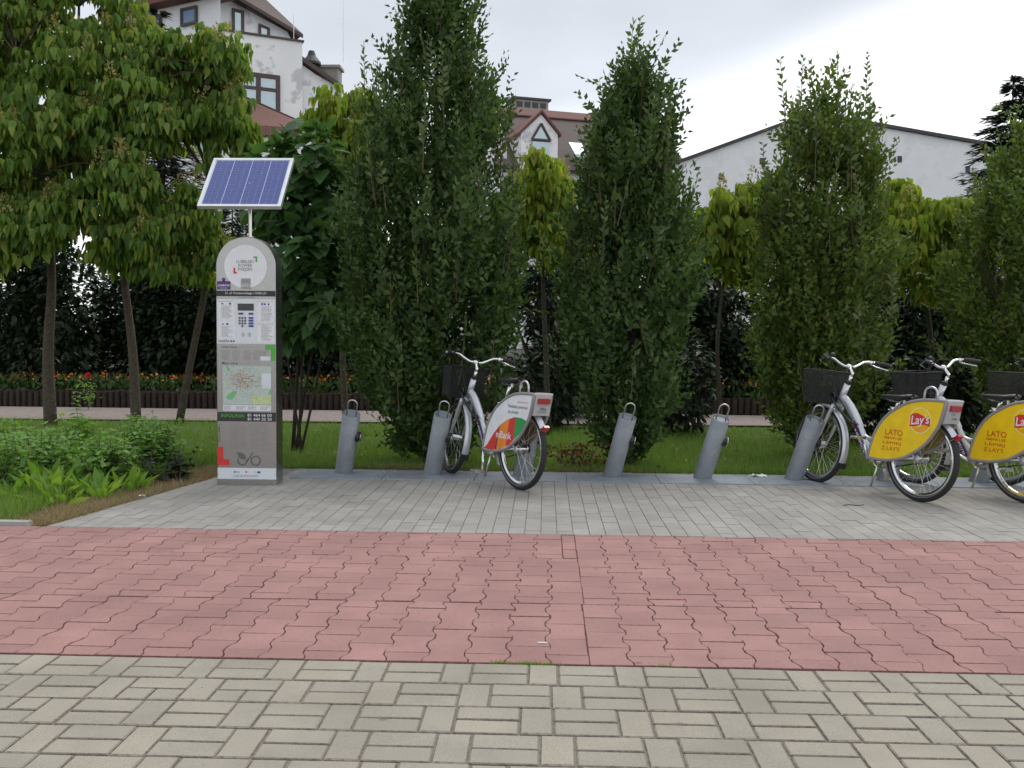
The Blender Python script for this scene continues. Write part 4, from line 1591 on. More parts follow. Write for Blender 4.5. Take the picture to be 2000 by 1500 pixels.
def make_bike(label, loc, heading, lean, steer, style, saddle, crank_deg):
    b = thing('rental_bicycle', label, 'bicycle', loc, (rad(lean), 0, rad(90 + heading)), 'rental bicycles standing at the docks')
    Pt = Vector((.768, 0, .851))
    ax = Vector((-.42, 0, .908)).normalized()
    S = Matrix.Translation(Pt) @ Matrix.Rotation(rad(steer), 4, ax) @ Matrix.Translation(-Pt)
    # --- frame
    m = MB()
    head0, head1 = Vector((.845, 0, .690)), Vector((.772, 0, .846))
    m.cyl(head0, head1, .026, 16)
    dt = catmull([(.822, 0, .735), (.755, 0, .690), (.672, 0, .592), (.610, 0, .492), (.545, 0, .395), (.445, 0, .275)], 6)
    m.tube(dt, [.034] * 8 + [.036] * 10 + [.03] * (len(dt) - 18), 14, flat=(.72, 1.15))
    m.tube(catmull([(.640, 0, .535), (.575, 0, .455), (.50, 0, .425), (.405, 0, .43)], 5), .016, 10)
    m.tube([(.45, 0, .262), (.285, 0, .665)], .019, 12)
    m.cyl((.442, -.045, .272), (.442, .045, .272), .027, 14)
    for s in (-1, 1):
        m.tube([(.42, s * .03, .272), (.25, s * .05, .30), (.02, s * .062, .325)], .011, 8)
        m.tube([(.335, s * .018, .545), (.20, s * .05, .475), (.02, s * .062, .335)], .008, 8)
        m.box((.0, s * .062, .325), (.05, .006, .05))
    m.build('frame', MT['silver'], b, True)
    # sticker with club lettering on the down tube, left side
    Ms = Matrix(((-.515, .857, 0, .660), (0, 0, 1, .0278), (-.857, -.515, 0, .545), (0, 0, 0, 1)))
    # x runs down the tube, y across it
    stv = [(.0, -.02), (.30, -.020), (.30, .020), (.03, .022), (.0, .03)]
    stq = plane_poly('sticker', stv, MT['purple'], b, Ms)
    fit_text('JUWENTUS', (.055, -.012, .275, .014), MT['white'], stq, Matrix.Translation((0, .0012, 0)) @ Ms, .02)
    plane_poly('badge', [(.02 + .024 * math.cos(a), .008 + .024 * math.sin(a)) for a in np.linspace(0, 2 * PI, 17)[:-1]], MT['purple'], stq, Matrix.Translation((0, .0008, 0)) @ Ms)
    plane_poly('badge_core', [(.02 + .015 * math.cos(a), .008 + .015 * math.sin(a)) for a in np.linspace(0, 2 * PI, 17)[:-1]], MT['redp'], stq, Matrix.Translation((0, .0016, 0)) @ Ms)
    # --- fork, stem, bar (turned with the steering)
    m = MB()
    m.tube([(.768, 0, .855), (.85, 0, .68)], .02, 12)
    m.box((.862, 0, .664), (.05, .11, .028), Matrix.Rotation(rad(25), 3, 'Y'))
    for s in (-1, 1):
        m.tube(catmull([(.86, s * .05, .668), (.925, s * .056, .53), (.985, s * .058, .41), (1.04, s * .058, .325)], 4), [.016] * 5 + [.014] * 4 + [.010] * 4, 10)
    m.build('fork', MT['silver'], b, True, S)
    m = MB()
    m.tube([(.768, 0, .848), (.760, 0, .872)], .0245, 14)
    m.build('headset', MT['black'], b, False, S)
    m = MB()
    m.tube([(.770, 0, .845), (.736, 0, .918)], .0145, 12)
    m.tube([(.736, 0, .912), (.728, 0, .932), (.755, 0, .965), (.775, 0, .990)], .0135, 12)
    m.cyl((.775, -.022, .990), (.775, .022, .990), .02, 12)
    m.build('stem', MT['chrome'], b, True, S)
    bar_pts = lambda s: [(.775, 0, .990), (.776, s * .05, .991), (.785, s * .10, 1.012), (.788, s * .155, 1.040), (.775, s * .215, 1.047), (.735, s * .275, 1.043), (.655, s * .315, 1.030)]
    m = MB()
    for s in (-1, 1):
        m.tube(catmull(bar_pts(s), 5), .0115, 10)
    hb = m.build('handlebar', MT['chrome'], b, True, S)
    for s in (-1, 1):
        m = MB()
        bp = catmull(bar_pts(s), 5)
        m.tube(bp[22:], [.0165] * (len(bp) - 23) + [.018], 12)
        m.build('grip', MT['rubber'], hb, True, S)
        m = MB()
        m.box(Vector(bp[20]) + Vector((0, 0, -.004)), (.03, .035, .032))
        m.tube([Vector(bp[20]) + Vector((.028, s * .0, -.012)), Vector(bp[24]) + Vector((.045, s * .02, -.03)), Vector(bp[29]) + Vector((.03, s * .028, -.04))], .006, 6)
        m.build('brake_lever', MT['black'] if s > 0 else MT['chrome'], hb, True, S)
    m = MB()
    m.lathe([(0, .028), (.012, .026), (.022, .014), (.025, 0), (0, 0)], (.776, .175, 1.06), 14)
    m.build('bell', MT['black'], hb, True, S)
    # cables
    m = MB()
    m.tube(catmull([(.80, .20, 1.03), (.90, .12, 1.03), (.92, .03, .93), (.87, .03, .78), (.80, .035, .70), (.70, .038, .60), (.60, .035, .47)], 6), .0045, 6)
    m.tube(catmull([(.80, -.20, 1.03), (.91, -.10, 1.05), (.95, -.02, .92), (.90, -.03, .75), (.88, -.03, .66)], 6), .004, 6)
    m.build('cable', MT['wire'], b, True)
    m = MB()
    m.tube(catmull([(.885, .05, .725), (.83, .055, .67), (.74, .058, .60), (.66, .055, .545), (.60, .05, .53)], 5), .010, 8)
    m.torus((.88, .05, .74), (0, 1, 0), .03, .008, 16, 6)
    m.build('lock_cable', MT['black'], b, True)
    # --- basket
    m = MB()
    x0, x1, y0, y1, z0, z1 = .895, 1.150, -.165, .165, .672, .945
    tp = .02
    rw_ = .0019

    def bx(u, v, t):      # t 0 bottom, 1 top (slightly wider at the top)
        g = (t - 1) * tp
        return (x0 - g + (x1 + g - x0 + g) * u, (y0 - g) + ((y1 + g) - (y0 - g)) * v, z0 + (z1 - z0) * t)
    nz = 19
    for i in range(nz + 1):
        t = i / nz
        ring = [bx(0, 0, t), bx(1, 0, t), bx(1, 1, t), bx(0, 1, t), bx(0, 0, t)]
        for p, q in zip(ring, ring[1:]):
            m.tube([p, q], rw_ if 0 < i < nz else .0045, 4, False)
    for i in range(19):
        u = i / 18
        for v in (0, 1):
            m.tube([bx(u, v, 0), bx(u, v, 1)], rw_, 4, False)
        m.tube([bx(u, 0, 0), bx(u, 1, 0)], rw_, 4, False)
    for i in range(23):
        v = i / 22
        for u in (0, 1):
            m.tube([bx(u, v, 0), bx(u, v, 1)], rw_, 4, False)
        m.tube([bx(0, v, 0), bx(1, v, 0)], rw_, 4, False)
    bk = m.build('basket', MT['wire'], b, False, S)
    m = MB()
    for s in (-1, 1):
        m.tube([(.90, s * .05, .70), (.83, s * .02, .74)], .007, 6)
        m.tube([(1.0, s * .06, .672), (1.04, s * .06, .33)], .004, 6)
    m.box((.875, 0, .745), (.05, .09, .06))
    m.build('bracket', MT['black'], bk, False, S)
    # --- wheels and mudguards
    wheel(b, 0.0)
    wheel(b, 1.04, S, True)
    f1 = fender('mudguard', b, 1.04, rad(78), rad(202), S)
    m = MB()
    a = rad(205)
    cxm, czm = 1.04 + .345 * math.cos(a), .325 + .345 * math.sin(a)
    m.box((cxm, 0, czm - .004), (.016, .062, .05), Matrix.Rotation(rad(-20), 3, 'Y'))
    m.build('mudflap', MT['black'], f1, False, S)
    m = MB()
    for s in (-1, 1):
        m.tube([(1.04, s * .062, .325), (.73, s * .032, .29)], .0022, 5)
    m.build('stay', MT['rod'], f1, False, S)
    f2 = fender('mudguard', b, 0.0, rad(-28), rad(146))
    m = MB()
    a = rad(148)
    m.box((.347 * math.cos(a) - .006, 0, .325 + .347 * math.sin(a)), (.022, .05, .05), Matrix.Rotation(rad(-40), 3, 'Y'))
    m.build('reflector', MT['reflector'], f2)
    m = MB()
    for s in (-1, 1):
        m.tube([(0, s * .068, .325), (-.29, s * .033, .50)], .0022, 5)
    m.build('stay', MT['rod'], f2)
    # --- side panels
    for s in (1, -1):
        m = MB()
        y0_, y1_ = s * .078, s * .086
        pts = [(x, y0_, z) for x, z in outline]
        m.prism(pts if s < 0 else pts[::-1], (0, y1_ - y0_, 0))
        backm = 'tanback' if style == 'white' else 'yelback'
        pn = m.build('advert_panel', MT[backm], b)
        m = MB()
        loopp = [(x, s * .083, z) for x, z in outline]
        loopp.append(loopp[0])
        m.tube(loopp, .0125, 8, False)
        m.build('panel_frame', MT['greyplast'], pn, True)
        Mx = side_matrix(s * .0868, s)
        fx = -1 if s > 0 else 1

        def P2(l):
            q = [(fx * x, z) for x, z in l]
            return q if s > 0 else q[::-1]
        cxo = sum(p[0] for p in outline) / len(outline)
        czo = sum(p[1] for p in outline) / len(outline)
        inner = [(cxo + (x - cxo) * .985, czo + (z - czo) * .985) for x, z in outline]
        face = plane_poly('print', P2(inner), MT['white'] if style == 'white' else MT['yellow'], pn, Mx)
        if s < 0:
            continue
        Mz = side_matrix(.0882)
        Mz2 = side_matrix(.0890)
        Mz3 = side_matrix(.0898)
        if style == 'white':
            lines = [(.425, .425), (.211, .254), (.197, .236), (.067, .101), (-.02, -.003), (-.176, -.176)]
            for (ta, ba), (tb, bb), mt in zip(lines, lines[1:], ('redp', 'dkred', 'orange', 'redp', 'mgreen')):
                up, dn = [], []
                for u in np.linspace(0, 1, 10):
                    st_, sb_ = ta + (tb - ta) * u, ba + (bb - ba) * u
                    up.append((-st_, interp(ARC, st_)))
                    dn.append((-sb_, interp(BOT, sb_) + .004))
                V, F = [], []
                for (p, q) in zip(up, dn):
                    V += [Mz @ Vector((p[0], p[1], 0)), Mz @ Vector((q[0], q[1], 0))]
                F = [(2 * i, 2 * i + 1, 2 * i + 3, 2 * i + 2) for i in range(9)]
                mesh_obj('stripe', V, F, MT[mt], pn)
            fit_text('mBank', (-.245, .395, -.030, .452), MT['white'], pn, Mz2, .01)
            fit_text('mBank.pl/rower', (.032, .690, .178, .704), MT['redp'], pn, Mz, .004)
            fit_text('Pieniądze piechotą', (-.092, .640, .172, .672), MT['greytext'], pn, Mz, .004)
            fit_text('nie chodzą', (-.094, .596, .052, .628), MT['greytext'], pn, Mz, .004)
        else:
            fit_text('LATO', (-.280, .479, -.114, .524), MT['rust'], pn, Mz, .016)
            fit_text('SMAKUJE', (-.290, .443, -.118, .468), MT['rust'], pn, Mz, .014)
            fit_text('LEPIEJ', (-.297, .404, -.126, .430), MT['rust'], pn, Mz, .014)
            fit_text("Z LAY'S", (-.306, .362, -.136, .393), MT['rust'], pn, Mz, .012)
            # round emblem: pale glowing ring, yellow ball, red banner, script word
            ccx, ccz = .034, .612

            def circ(r, n_=40, ys=1.0):
                return [(ccx + r * math.cos(a), ccz + r * ys * math.sin(a)) for a in np.linspace(0, 2 * PI, n_ + 1)[:-1]]
            plane_poly('emblem_ring', circ(.099), MT['paleyel'], pn, Mz)
            plane_poly('emblem_ball', circ(.089), MT['yellow'], pn, Mz2)
            low = [(ccx + .089 * math.cos(a), ccz + .089 * math.sin(a)) for a in np.linspace(PI * 1.14, PI * 1.86, 16)]
            up_ = [(ccx + x, ccz - .045 + .012 * math.sin(x * 36)) for x in np.linspace(.07, -.07, 10)]
            plane_poly('emblem_shade', low + up_, MT['amber'], pn, side_matrix(.0894))
            ban = []
            for x in np.linspace(-.088, .090, 14):
                ban.append((ccx + x, ccz - .040 + .010 * math.sin((x + .02) * 30)))
            for x in np.linspace(.090, -.088, 14):
                ban.append((ccx + x, ccz + .046 - .012 * math.sin((x + .0) * 30) + (-.25 * x * x * 10)))
            plane_poly('emblem_banner', ban, MT['redp'], pn, Mz3)
            Mw = side_matrix(.0906) @ Matrix.Translation((ccx, ccz, 0)) @ Matrix.Rotation(rad(7), 4, 'Z')
            fit_text("Lay's", (-.082, -.048, .084, .042), MT['white'], pn, Mw, .014, shear=.22)
    # --- carrier loop, tail box, lamp
    m = MB()
    lp = [(-.052, .083, .758), (-.056, .083, .815)]
    for a in np.linspace(0, PI, 11)[1:-1]:
        lp.append((-.112 + .056 * math.cos(a), .083, .815 + .05 * math.sin(a)))
    lp += [(-.168, .083, .815), (-.170, .083, .765)]
    m.tube(lp, .0085, 8)
    m.build('carry_loop', MT['silver'], b, True)
    m = MB()
    m.prism([(-.16, -.074, .755), (-.262, -.074, .764), (-.238, -.074, .605), (-.19, -.074, .600)], (0, .148, 0))
    m.tube([(-.25, -.088, .768), (-.25, .088, .768)], .011, 8)
    m.tube([(-.245, -.083, .765), (-.21, -.083, .60)], .010, 8)
    tb = m.build('tail_box', MT['lightplast'], b)
    m = MB()
    m.box((-.262, -.002, .718), (.022, .108, .042), Matrix.Rotation(rad(-9), 3, 'Y'))
    m.build('tail_lamp', MT['reflector'], tb)
    Mn = Matrix(((0, -.15, -.989, -.2535), (-1, 0, 0, 0), (0, .989, -.15, .655), (0, 0, 0, 1)))
    if style == 'white':
        plane_rects('number_mark', [(-.022, -.004, -.008, .012), (-.002, -.004, .01, .01), (.014, -.006, .03, .006), (-.04, -.022, .04, -.018)], MT['greytext'], tb, Mn, .004)
    else:
        plane_rects('number_mark', [(-.016, .012, -.006, .024), (-.01, -.018, .03, -.008)], MT['greytext'], tb, Mn, .004)
    # --- saddle and post
    zt = saddle
    m = MB()
    m.tube([(.285, 0, .655), (.285 - (zt - .70) * .45, 0, zt - .045)], .0135, 12)
    m.box((.29, 0, .675), (.05, .045, .03), Matrix.Rotation(rad(-22), 3, 'Y'))
    m.tube([(.29, .02, .675), (.29, .06, .67)], .006, 6)
    m.build('seat_post', MT['chrome'], b, True)
    sx = .285 - (zt - .70) * .45
    sad = MB()
    V, F = [], []
    prof = [(-.145, .02), (-.135, .075), (-.09, .098), (-.03, .085), (.04, .045), (.11, .026), (.145, .018), (.152, .006)]
    K = 10
    for i, (x, w) in enumerate(prof):
        for k in range(K):
            a = 2 * PI * k / K
            zz = .018 * math.sin(a) * (1.3 if math.sin(a) < 0 else 1.0) + .012 * abs(math.cos(a)) * 0
            zoff = .012 * (x / .15) ** 2 * (1 if x < 0 else -.4)
            V.append((sx + x + .02, w * math.cos(a), zt - .018 + zz + zoff))
    for i in range(len(prof) - 1):
        for k in range(K):
            F.append((i * K + k, i * K + (k + 1) % K, (i + 1) * K + (k + 1) % K, (i + 1) * K + k))
    F += [tuple(range(K)), tuple((len(prof) - 1) * K + k for k in range(K - 1, -1, -1))]
    sad.add(V, F)
    sa = sad.build('saddle', MT['black'], b, True)
    m = MB()
    for s in (-1, 1):
        m.tube([(sx - .08, s * .03, zt - .035), (sx - .02, s * .022, zt - .052), (sx + .06, s * .022, zt - .052), (sx + .13, s * .012, zt - .03)], .0035, 6)
        m.lathe([(0, -.028), (.012, -.026), (.012, .004), (0, .006)], (sx - .09, s * .045, zt - .045), 8)
    m.build('saddle_springs', MT['rod'], sa)
    # --- drivetrain, right side
    m = MB()
    m.torus((.442, -.055, .272), (0, 1, 0), .075, .005, 32, 6)
    for k in range(5):
        a = 2 * PI * k / 5
        m.tube([(.442, -.055, .272), (.442 + .075 * math.cos(a), -.055, .272 + .075 * math.sin(a))], .006, 5)
    m.build('chainring', MT['rod'], b, True)
    m = MB()
    m.tube([(.44, -.055, .347), (.02, -.055, .362)], .005, 5)
    m.tube([(.44, -.055, .197), (.02, -.055, .290)], .005, 5)
    m.cyl((0, -.06, .325), (0, -.05, .325), .038, 18)
    m.build('chain', MT['black'], b)
    for s in (1, -1):
        a = rad(crank_deg) + (0 if s > 0 else PI)
        dx, dz = math.cos(a) * .17, math.sin(a) * .17
        m = MB()
        m.tube([(.442, s * .075, .272), (.442 + dx, s * .09, .272 + dz)], [.015, .011], 8)
        ck = m.build('crank', MT['chrome'], b, True)
        m = MB()
        px, pz = .442 + dx, .272 + dz
        m.box((px, s * .14, pz), (.075, .085, .006))
        for t in (-1, 1):
            m.box((px + t * .036, s * .14, pz), (.008, .09, .024))
        m.cyl((px, s * .09, pz), (px, s * .18, pz), .008, 8)
        m.build('pedal', MT['rod'], ck)
    m = MB()
    m.tube([(.36, .05, .25), (.375, .065, .16), (.40, .075, .06)], .009, 8)
    m.box((.36, .045, .26), (.05, .05, .03))
    m.build('kickstand', MT['rod'], b, True)
    return b


make_bike('silver rental bike with white, orange, red and green striped advert panel', (-.196, 7.556, 0), 36, 3.0, -13, 'white', .875, 262)
make_bike('silver rental bike with yellow advert panel, nearest the empty docks', (2.808, 7.269, 0), 29, 3.0, -8, 'yellow', .79, 72)
make_bike('silver rental bike with yellow advert panel, second from the empty docks', (3.585, 7.262, 0), 28, 1.5, 6, 'yellow', .80, 20)
make_bike('rental bike third from the empty docks, mostly hidden beyond its yellow neighbour', (4.36, 7.262, 0), 29, 2.0, -4, 'yellow', .79, 100)

# ================================================================== VEGETATION
def limb(m, pts, r0, r1, seg=7):
    P = catmull(pts, 4)
    n = len(P)
    m.tube(P, [r0 + (r1 - r0) * i / (n - 1) for i in range(n)], seg)


def prof_r(prof, z):
    for (za, ra), (zb, rb) in zip(prof, prof[1:]):
        if za <= z <= zb:
            return ra + (rb - ra) * (z - za) / (zb - za)
    return 0.05


def hornbeam(label, x, y, prof, shoots, mat, seed, lean=(0, 0), leafs=(.055, .085), spikes=(), trunk=True):
    """fastigiate hornbeam: many ascending shoots, each with two rows of leaves"""
    g = np.random.default_rng(seed)
    t = thing('hornbeam_tree', label, 'tree', (x, y, 0), group='upright hornbeams behind the docks')
    zmax = prof[-1][0]
    m = MB()
    limb(m, [(0, 0, -.03), (.02, 0, .6), (.0 + lean[0] * .5, .02, zmax * .5), (lean[0], lean[1], zmax * .93)], .075, .012, 9)
    for k in range(26):
        a = g.uniform(0, 2 * PI)
        zb = g.uniform(.18, zmax * .55)
        R = prof_r(prof, min(zb + .9, zmax * .95)) * g.uniform(.55, .9)
        z2 = zb + g.uniform(.7, 1.3)
        limb(m, [(0, 0, zb), (R * .55 * math.cos(a), R * .55 * math.sin(a), zb + (z2 - zb) * .45), (R * math.cos(a), R * math.sin(a), min(z2, zmax * .96))], .018, .004, 5)
    m.build('trunk', MT['bark_dk'], t, True)
    zs = np.array([p[0] for p in prof])
    rs = np.array([p[1] for p in prof])
    zz = np.linspace(zs[0], zs[-1], 200)
    rr = np.interp(zz, zs, rs)
    # sprays: clusters of ascending shoots that share a bough
    M, K = shoots // 12, 12
    w = rr + .04
    zc = g.choice(zz, M, p=w / w.sum()) + g.uniform(-.02, .02, M)
    R = np.interp(zc, zs, rs)
    th = g.uniform(0, 2 * PI, M)
    lob = 1 + .12 * np.sin(th * 3 + zc * 1.7 + seed) + .10 * np.sin(th * 5 - zc * 3.1 + seed * 2)
    f = np.sqrt(g.uniform(.10, 1.0, M)) * lob
    fz = np.clip((zc - zs[0]) / (zs[-1] - zs[0]), 0, 1)
    cen = np.stack([R * f * np.cos(th) + lean[0] * fz, R * f * np.sin(th) + lean[1] * fz, zc], 1)
    dc = np.stack([np.cos(th) * .38 * f, np.sin(th) * .38 * f, np.ones(M)], 1) + g.normal(0, .13, (M, 3))
    dc[:, 2] -= np.clip(.9 - zc, 0, .7)
    dc = nrm(dc)
    ci = np.repeat(np.arange(M), K)
    n0 = M * K
    L = g.uniform(.16, .46, n0)
    d = nrm(dc[ci] + g.normal(0, .26, (n0, 3)))
    base = cen[ci] + g.normal(0, .055, (n0, 3)) + dc[ci] * g.uniform(-.30, .12, n0)[:, None]
    base[:, 2] = np.maximum(base[:, 2], .05)

    def leaves(base, d, L, mat, name, step=.034, grow=1.0):
        nl = np.maximum((L / step).astype(int), 3)
        idx = np.repeat(np.arange(len(L)), nl)
        kk = np.concatenate([np.arange(n) for n in nl])
        tt = (kk + .5) * step
        side = nrm(np.cross(d, g.normal(0, 1, d.shape)))
        pos = base[idx] + d[idx] * tt[:, None] + g.normal(0, .006, (len(idx), 3))
        sg = np.where(kk % 2 == 0, 1.0, -1.0)[:, None]
        Yl = d[idx] * .95 + side[idx] * sg * .8 + g.normal(0, .26, (len(idx), 3))
        nn = np.cross(side[idx], d[idx])
        up = nn * g.choice([-1, 1], len(idx))[:, None] + d[idx] * .4 + g.normal(0, .35, (len(idx), 3))
        up[:, 2] += .35
        X, Yn, Z = axes_from(Yl, up)
        sc = grow * g.uniform(leafs[0], leafs[1], len(idx)) * np.clip(1.15 - .5 * tt / np.maximum(L[idx], .1), .55, 1.1)
        V, F = scatter_mesh(LEAF[0], LEAF[1], pos, X * .95, Yn, Z, sc)
        return fast_obj(name, V, F, MT[mat], t)
    leaves(base, d, L, mat, 'crown')
    if len(spikes):
        sb = np.array([[p[0] + lean[0] * .8, p[1], p[2]] for p in spikes])
        sl = np.array([p[3] for p in spikes])
        sd = nrm(np.stack([g.normal(0, .10, len(spikes)) + sb[:, 0] * .10, g.normal(0, .10, len(spikes)) + sb[:, 1] * .1, np.ones(len(spikes))], 1))
        leaves(sb, sd, sl, 'youngleaf', 'young_shoots', .030, 1.0)['kind'] = 'stuff'
        m = MB()
        for p, dd, l in zip(sb, sd, sl):
            m.tube([p - dd * .2, p + dd * l], [.005, .0018], 4, False)
        m.build('shoot_stems', MT['twig'], t)['kind'] = 'stuff'
    return t


def spikes_for(prof, n, g, zr, lr, rf=(.3, 1.0)):
    out = []
    for k in range(n):
        z = g.uniform(*zr)
        R = prof_r(prof, min(z, prof[-1][0] - .01)) * g.uniform(*rf)
        a = g.uniform(0, 2 * PI)
        out.append((R * math.cos(a), R * math.sin(a), z, g.uniform(*lr)))
    return out


gsp = np.random.default_rng(5)
pA = [(.06, .22), (.25, .36), (.52, .55), (1.0, .70), (1.48, .80), (2.2, .83), (2.93, .72), (3.41, .50), (3.89, .29), (4.37, .13), (4.6, .05)]
hornbeam('tallest and widest dark green hornbeam, behind the white-panelled bike', -1.1, 9.15, pA, 4600, 'hornbeam', 1, (.06, 0), (.06, .10),
         spikes=spikes_for(pA, 60, gsp, (2.5, 4.3), (.25, .55), (.8, 1.1)) + spikes_for(pA, 40, gsp, (.6, 2.5), (.2, .4), (.9, 1.1)) + [(-.68, 0, 3.35, .62), (-.55, .1, 3.3, .5), (.62, 0, 2.9, .5), (.72, 0, 2.7, .45), (-.35, 0, 3.75, .5), (.42, .1, 3.4, .55), (.1, 0, 4.25, .5), (-.15, 0, 4.2, .5)])
pB = [(.05, .15), (.5, .34), (1.0, .50), (1.6, .56), (2.2, .54), (2.7, .43), (3.15, .28), (3.5, .13), (3.7, .04), (3.75, .02)]
hornbeam('slim pointed hornbeam behind the empty dock with the withered plant', .80, 9.1, pB, 2900, 'hornbeam', 2, (.0, 0), (.064, .105),
         spikes=spikes_for(pB, 60, gsp, (2.0, 3.6), (.25, .55), (.8, 1.15)) + spikes_for(pB, 40, gsp, (.6, 2.2), (.2, .4), (.9, 1.1)) + [(0, 0, 3.7, .48), (.1, 0, 3.45, .5), (.22, 0, 3.3, .5), (-.17, 0, 3.4, .45), (.38, 0, 2.85, .55), (-.42, 0, 2.5, .5), (.5, 0, 2.3, .5), (-.05, 0, 3.8, .35)])
pC = [(.06, .16), (.5, .40), (1.0, .60), (1.6, .66), (2.1, .62), (2.6, .55), (3.1, .43), (3.35, .28), (3.55, .12), (3.65, .04)]
hornbeam('loose-topped hornbeam with olive leaves, behind the nearest yellow bike', 2.79, 9.95, pC, 3000, 'hornbeam2', 3, (.03, 0), (.062, .10),
         spikes=spikes_for(pC, 55, gsp, (2.3, 3.5), (.22, .5), (.8, 1.15)) + spikes_for(pC, 40, gsp, (.6, 2.3), (.2, .4), (.9, 1.1)) + [(-.42, 0, 3.45, .6), (-.27, 0, 3.45, .62), (-.14, 0, 3.45, .55), (.1, 0, 3.65, .5), (.38, 0, 3.5, .62), (.48, 0, 3.2, .5), (-.6, 0, 2.7, .5), (.6, 0, 2.2, .5)])
pD = [(.1, .25), (.6, .5), (1.2, .72), (1.9, .75), (2.5, .6), (3.0, .35), (3.3, .1)]
hornbeam('bushy hornbeam with bare lower twigs beyond the last yellow bike', 5.05, 10.3, pD, 2400, 'hornbeam2', 4, (0, 0), (.062, .095), spikes=spikes_for(pD, 20, gsp, (1.8, 2.9), (.25, .45), (.8, 1.1)))


def catalpa(label, base, trunk_pts, blobs, whorls, leaf, mat, seed, group, panicles=0, r0=.08, limbs=True):
    """bean tree: drooping heart leaves hung in whorls on crooked limbs"""
    g = np.random.default_rng(seed)
    t = thing('catalpa_tree', label, 'tree', base, group=group)
    bx_, by_, bz_ = base
    m = MB()
    TP = [Vector((p[0] - bx_, p[1] - by_, p[2])) for p in trunk_pts]
    limb(m, TP, r0, r0 * .45, 9)
    C = []
    for (cx, cy, cz, rx, ry, rz) in blobs:
        c = Vector((cx - bx_, cy - by_, cz))
        top = TP[-1] if abs(cz - TP[-1].z) < 2.5 else TP[len(TP) // 2]
        mid = (top + c) * .5 + Vector((g.uniform(-.15, .15), g.uniform(-.15, .15), g.uniform(-.1, .2)))
        limb(m, [top + (TP[-2] - TP[-1]) * g.uniform(0, .5), mid, c], r0 * .42, .016, 7)
        for q in range(7):
            u = g.normal(0, 1, 3)
            u /= np.linalg.norm(u)
            e = c + Vector((u[0] * rx * .85, u[1] * ry * .85, abs(u[2]) * rz * .85))
            limb(m, [c, (c + e) * .5 + Vector((0, 0, .06)), e], .014, .004, 5)
    m.build('trunk', MT['bark'], t, True)
    sub_b = []
    for b in blobs:
        for q in range(7):
            u = g.normal(0, 1, 3)
            u /= np.linalg.norm(u)
            k = g.uniform(.32, .48)
            sub_b.append((b[0] + u[0] * b[3] * .72, b[1] + u[1] * b[4] * .72, b[2] + u[2] * b[5] * .72, b[3] * k, b[4] * k, b[5] * k * 1.15))
    blobs = sub_b
    wts = np.array([b[3] * b[4] * b[5] for b in blobs]) ** .67
    wts /= wts.sum()
    bi = g.choice(len(blobs), whorls, p=wts)
    B = np.array(blobs)[bi]
    u = nrm(g.normal(0, 1, (whorls, 3)))
    rr = np.cbrt(g.uniform(.22, 1, whorls))[:, None]
    lob = (1 + .22 * np.sin(u[:, 0] * 4 + B[:, 0] * 3) * np.cos(u[:, 2] * 5))[:, None]
    W = B[:, :3] + u * rr * lob * B[:, 3:6] - np.array([bx_, by_, 0])
    n = g.integers(6, 12, whorls)
    idx = np.repeat(np.arange(whorls), n)
    N = len(idx)
    a = g.uniform(0, 2 * PI, N)
    out = np.stack([np.cos(a), np.sin(a), g.uniform(-.3, .5, N)], 1)
    pos = W[idx] + out * g.uniform(.03, .13, N)[:, None] * (leaf / .2)
    drop = g.uniform(1.6, 5.0, N)
    Yl = out * np.array([1, 1, .3]) + np.stack([np.zeros(N), np.zeros(N), -drop], 1) + g.normal(0, .18, (N, 3))
    up = out * .9 + np.array([0, 0, .4]) + g.normal(0, .75, (N, 3))
    X, Yn, Z = axes_from(Yl, up)
    sc = leaf * g.uniform(.45, 1.35, N)
    V, F = scatter_mesh(HANG[0], HANG[1], pos, X, Yn, Z, sc)
    fast_obj('crown', V, F, MT[mat], t)
    if panicles:
        sel = g.choice(whorls, panicles, replace=False)
        K = 60
        P0 = np.repeat(W[sel], K, axis=0)
        NN = len(P0)
        h = g.uniform(0, 1, NN)
        a = g.uniform(0, 2 * PI, NN)
        r = (1 - h) * .055 + .008
        pos = P0 + np.stack([r * np.cos(a), r * np.sin(a), .06 + h * .22], 1)
        X, Yn, Z = axes_from(np.stack([np.cos(a), np.sin(a), g.uniform(.2, 1.6, NN)], 1), g.normal(0, 1, (NN, 3)))
        V, F = scatter_mesh(LEAF[0], LEAF[1], pos, X, Yn, Z, g.uniform(.022, .05, NN))
        fast_obj('seed_panicles', V, F, MT['panicle'], t)['kind'] = 'stuff'
    return t


GL = 'catalpas beside the terminal'
catalpa('broad catalpa with thick straight trunk above the weeds', (-6.45, 12.3, 0),
        [(-6.45, 12.3, -.03), (-6.47, 12.3, .9), (-6.38, 12.25, 1.9), (-6.4, 12.2, 2.9)],
        [(-7.3, 11.9, 3.5, 1.1, 1.0, 1.1), (-6.5, 11.7, 4.6, 1.1, 1.0, 1.0), (-6.2, 11.6, 3.1, .95, .9, .85), (-7.4, 12.0, 5.3, 1.1, 1.0, .9), (-7.0, 11.6, 2.55, .8, .7, .6), (-5.9, 12.1, 5.3, .8, .9, .8)],
        2000, .14, 'catalpa', 21, GL, 120, .085)
catalpa('catalpa with darker trunk between two other catalpas', (-5.36, 12.4, 0),
        [(-5.36, 12.4, -.03), (-5.4, 12.4, 1.0), (-5.5, 12.4, 2.0), (-5.4, 12.3, 2.7)],
        [(-5.5, 11.9, 3.2, .85, .8, .8), (-4.9, 11.8, 2.75, .75, .7, .65), (-5.6, 11.8, 2.5, .7, .7, .55), (-5.3, 12.1, 4.3, .8, .8, .75), (-4.75, 11.7, 2.25, .5, .5, .35)],
        1400, .14, 'catalpa', 22, GL, 100, .07)
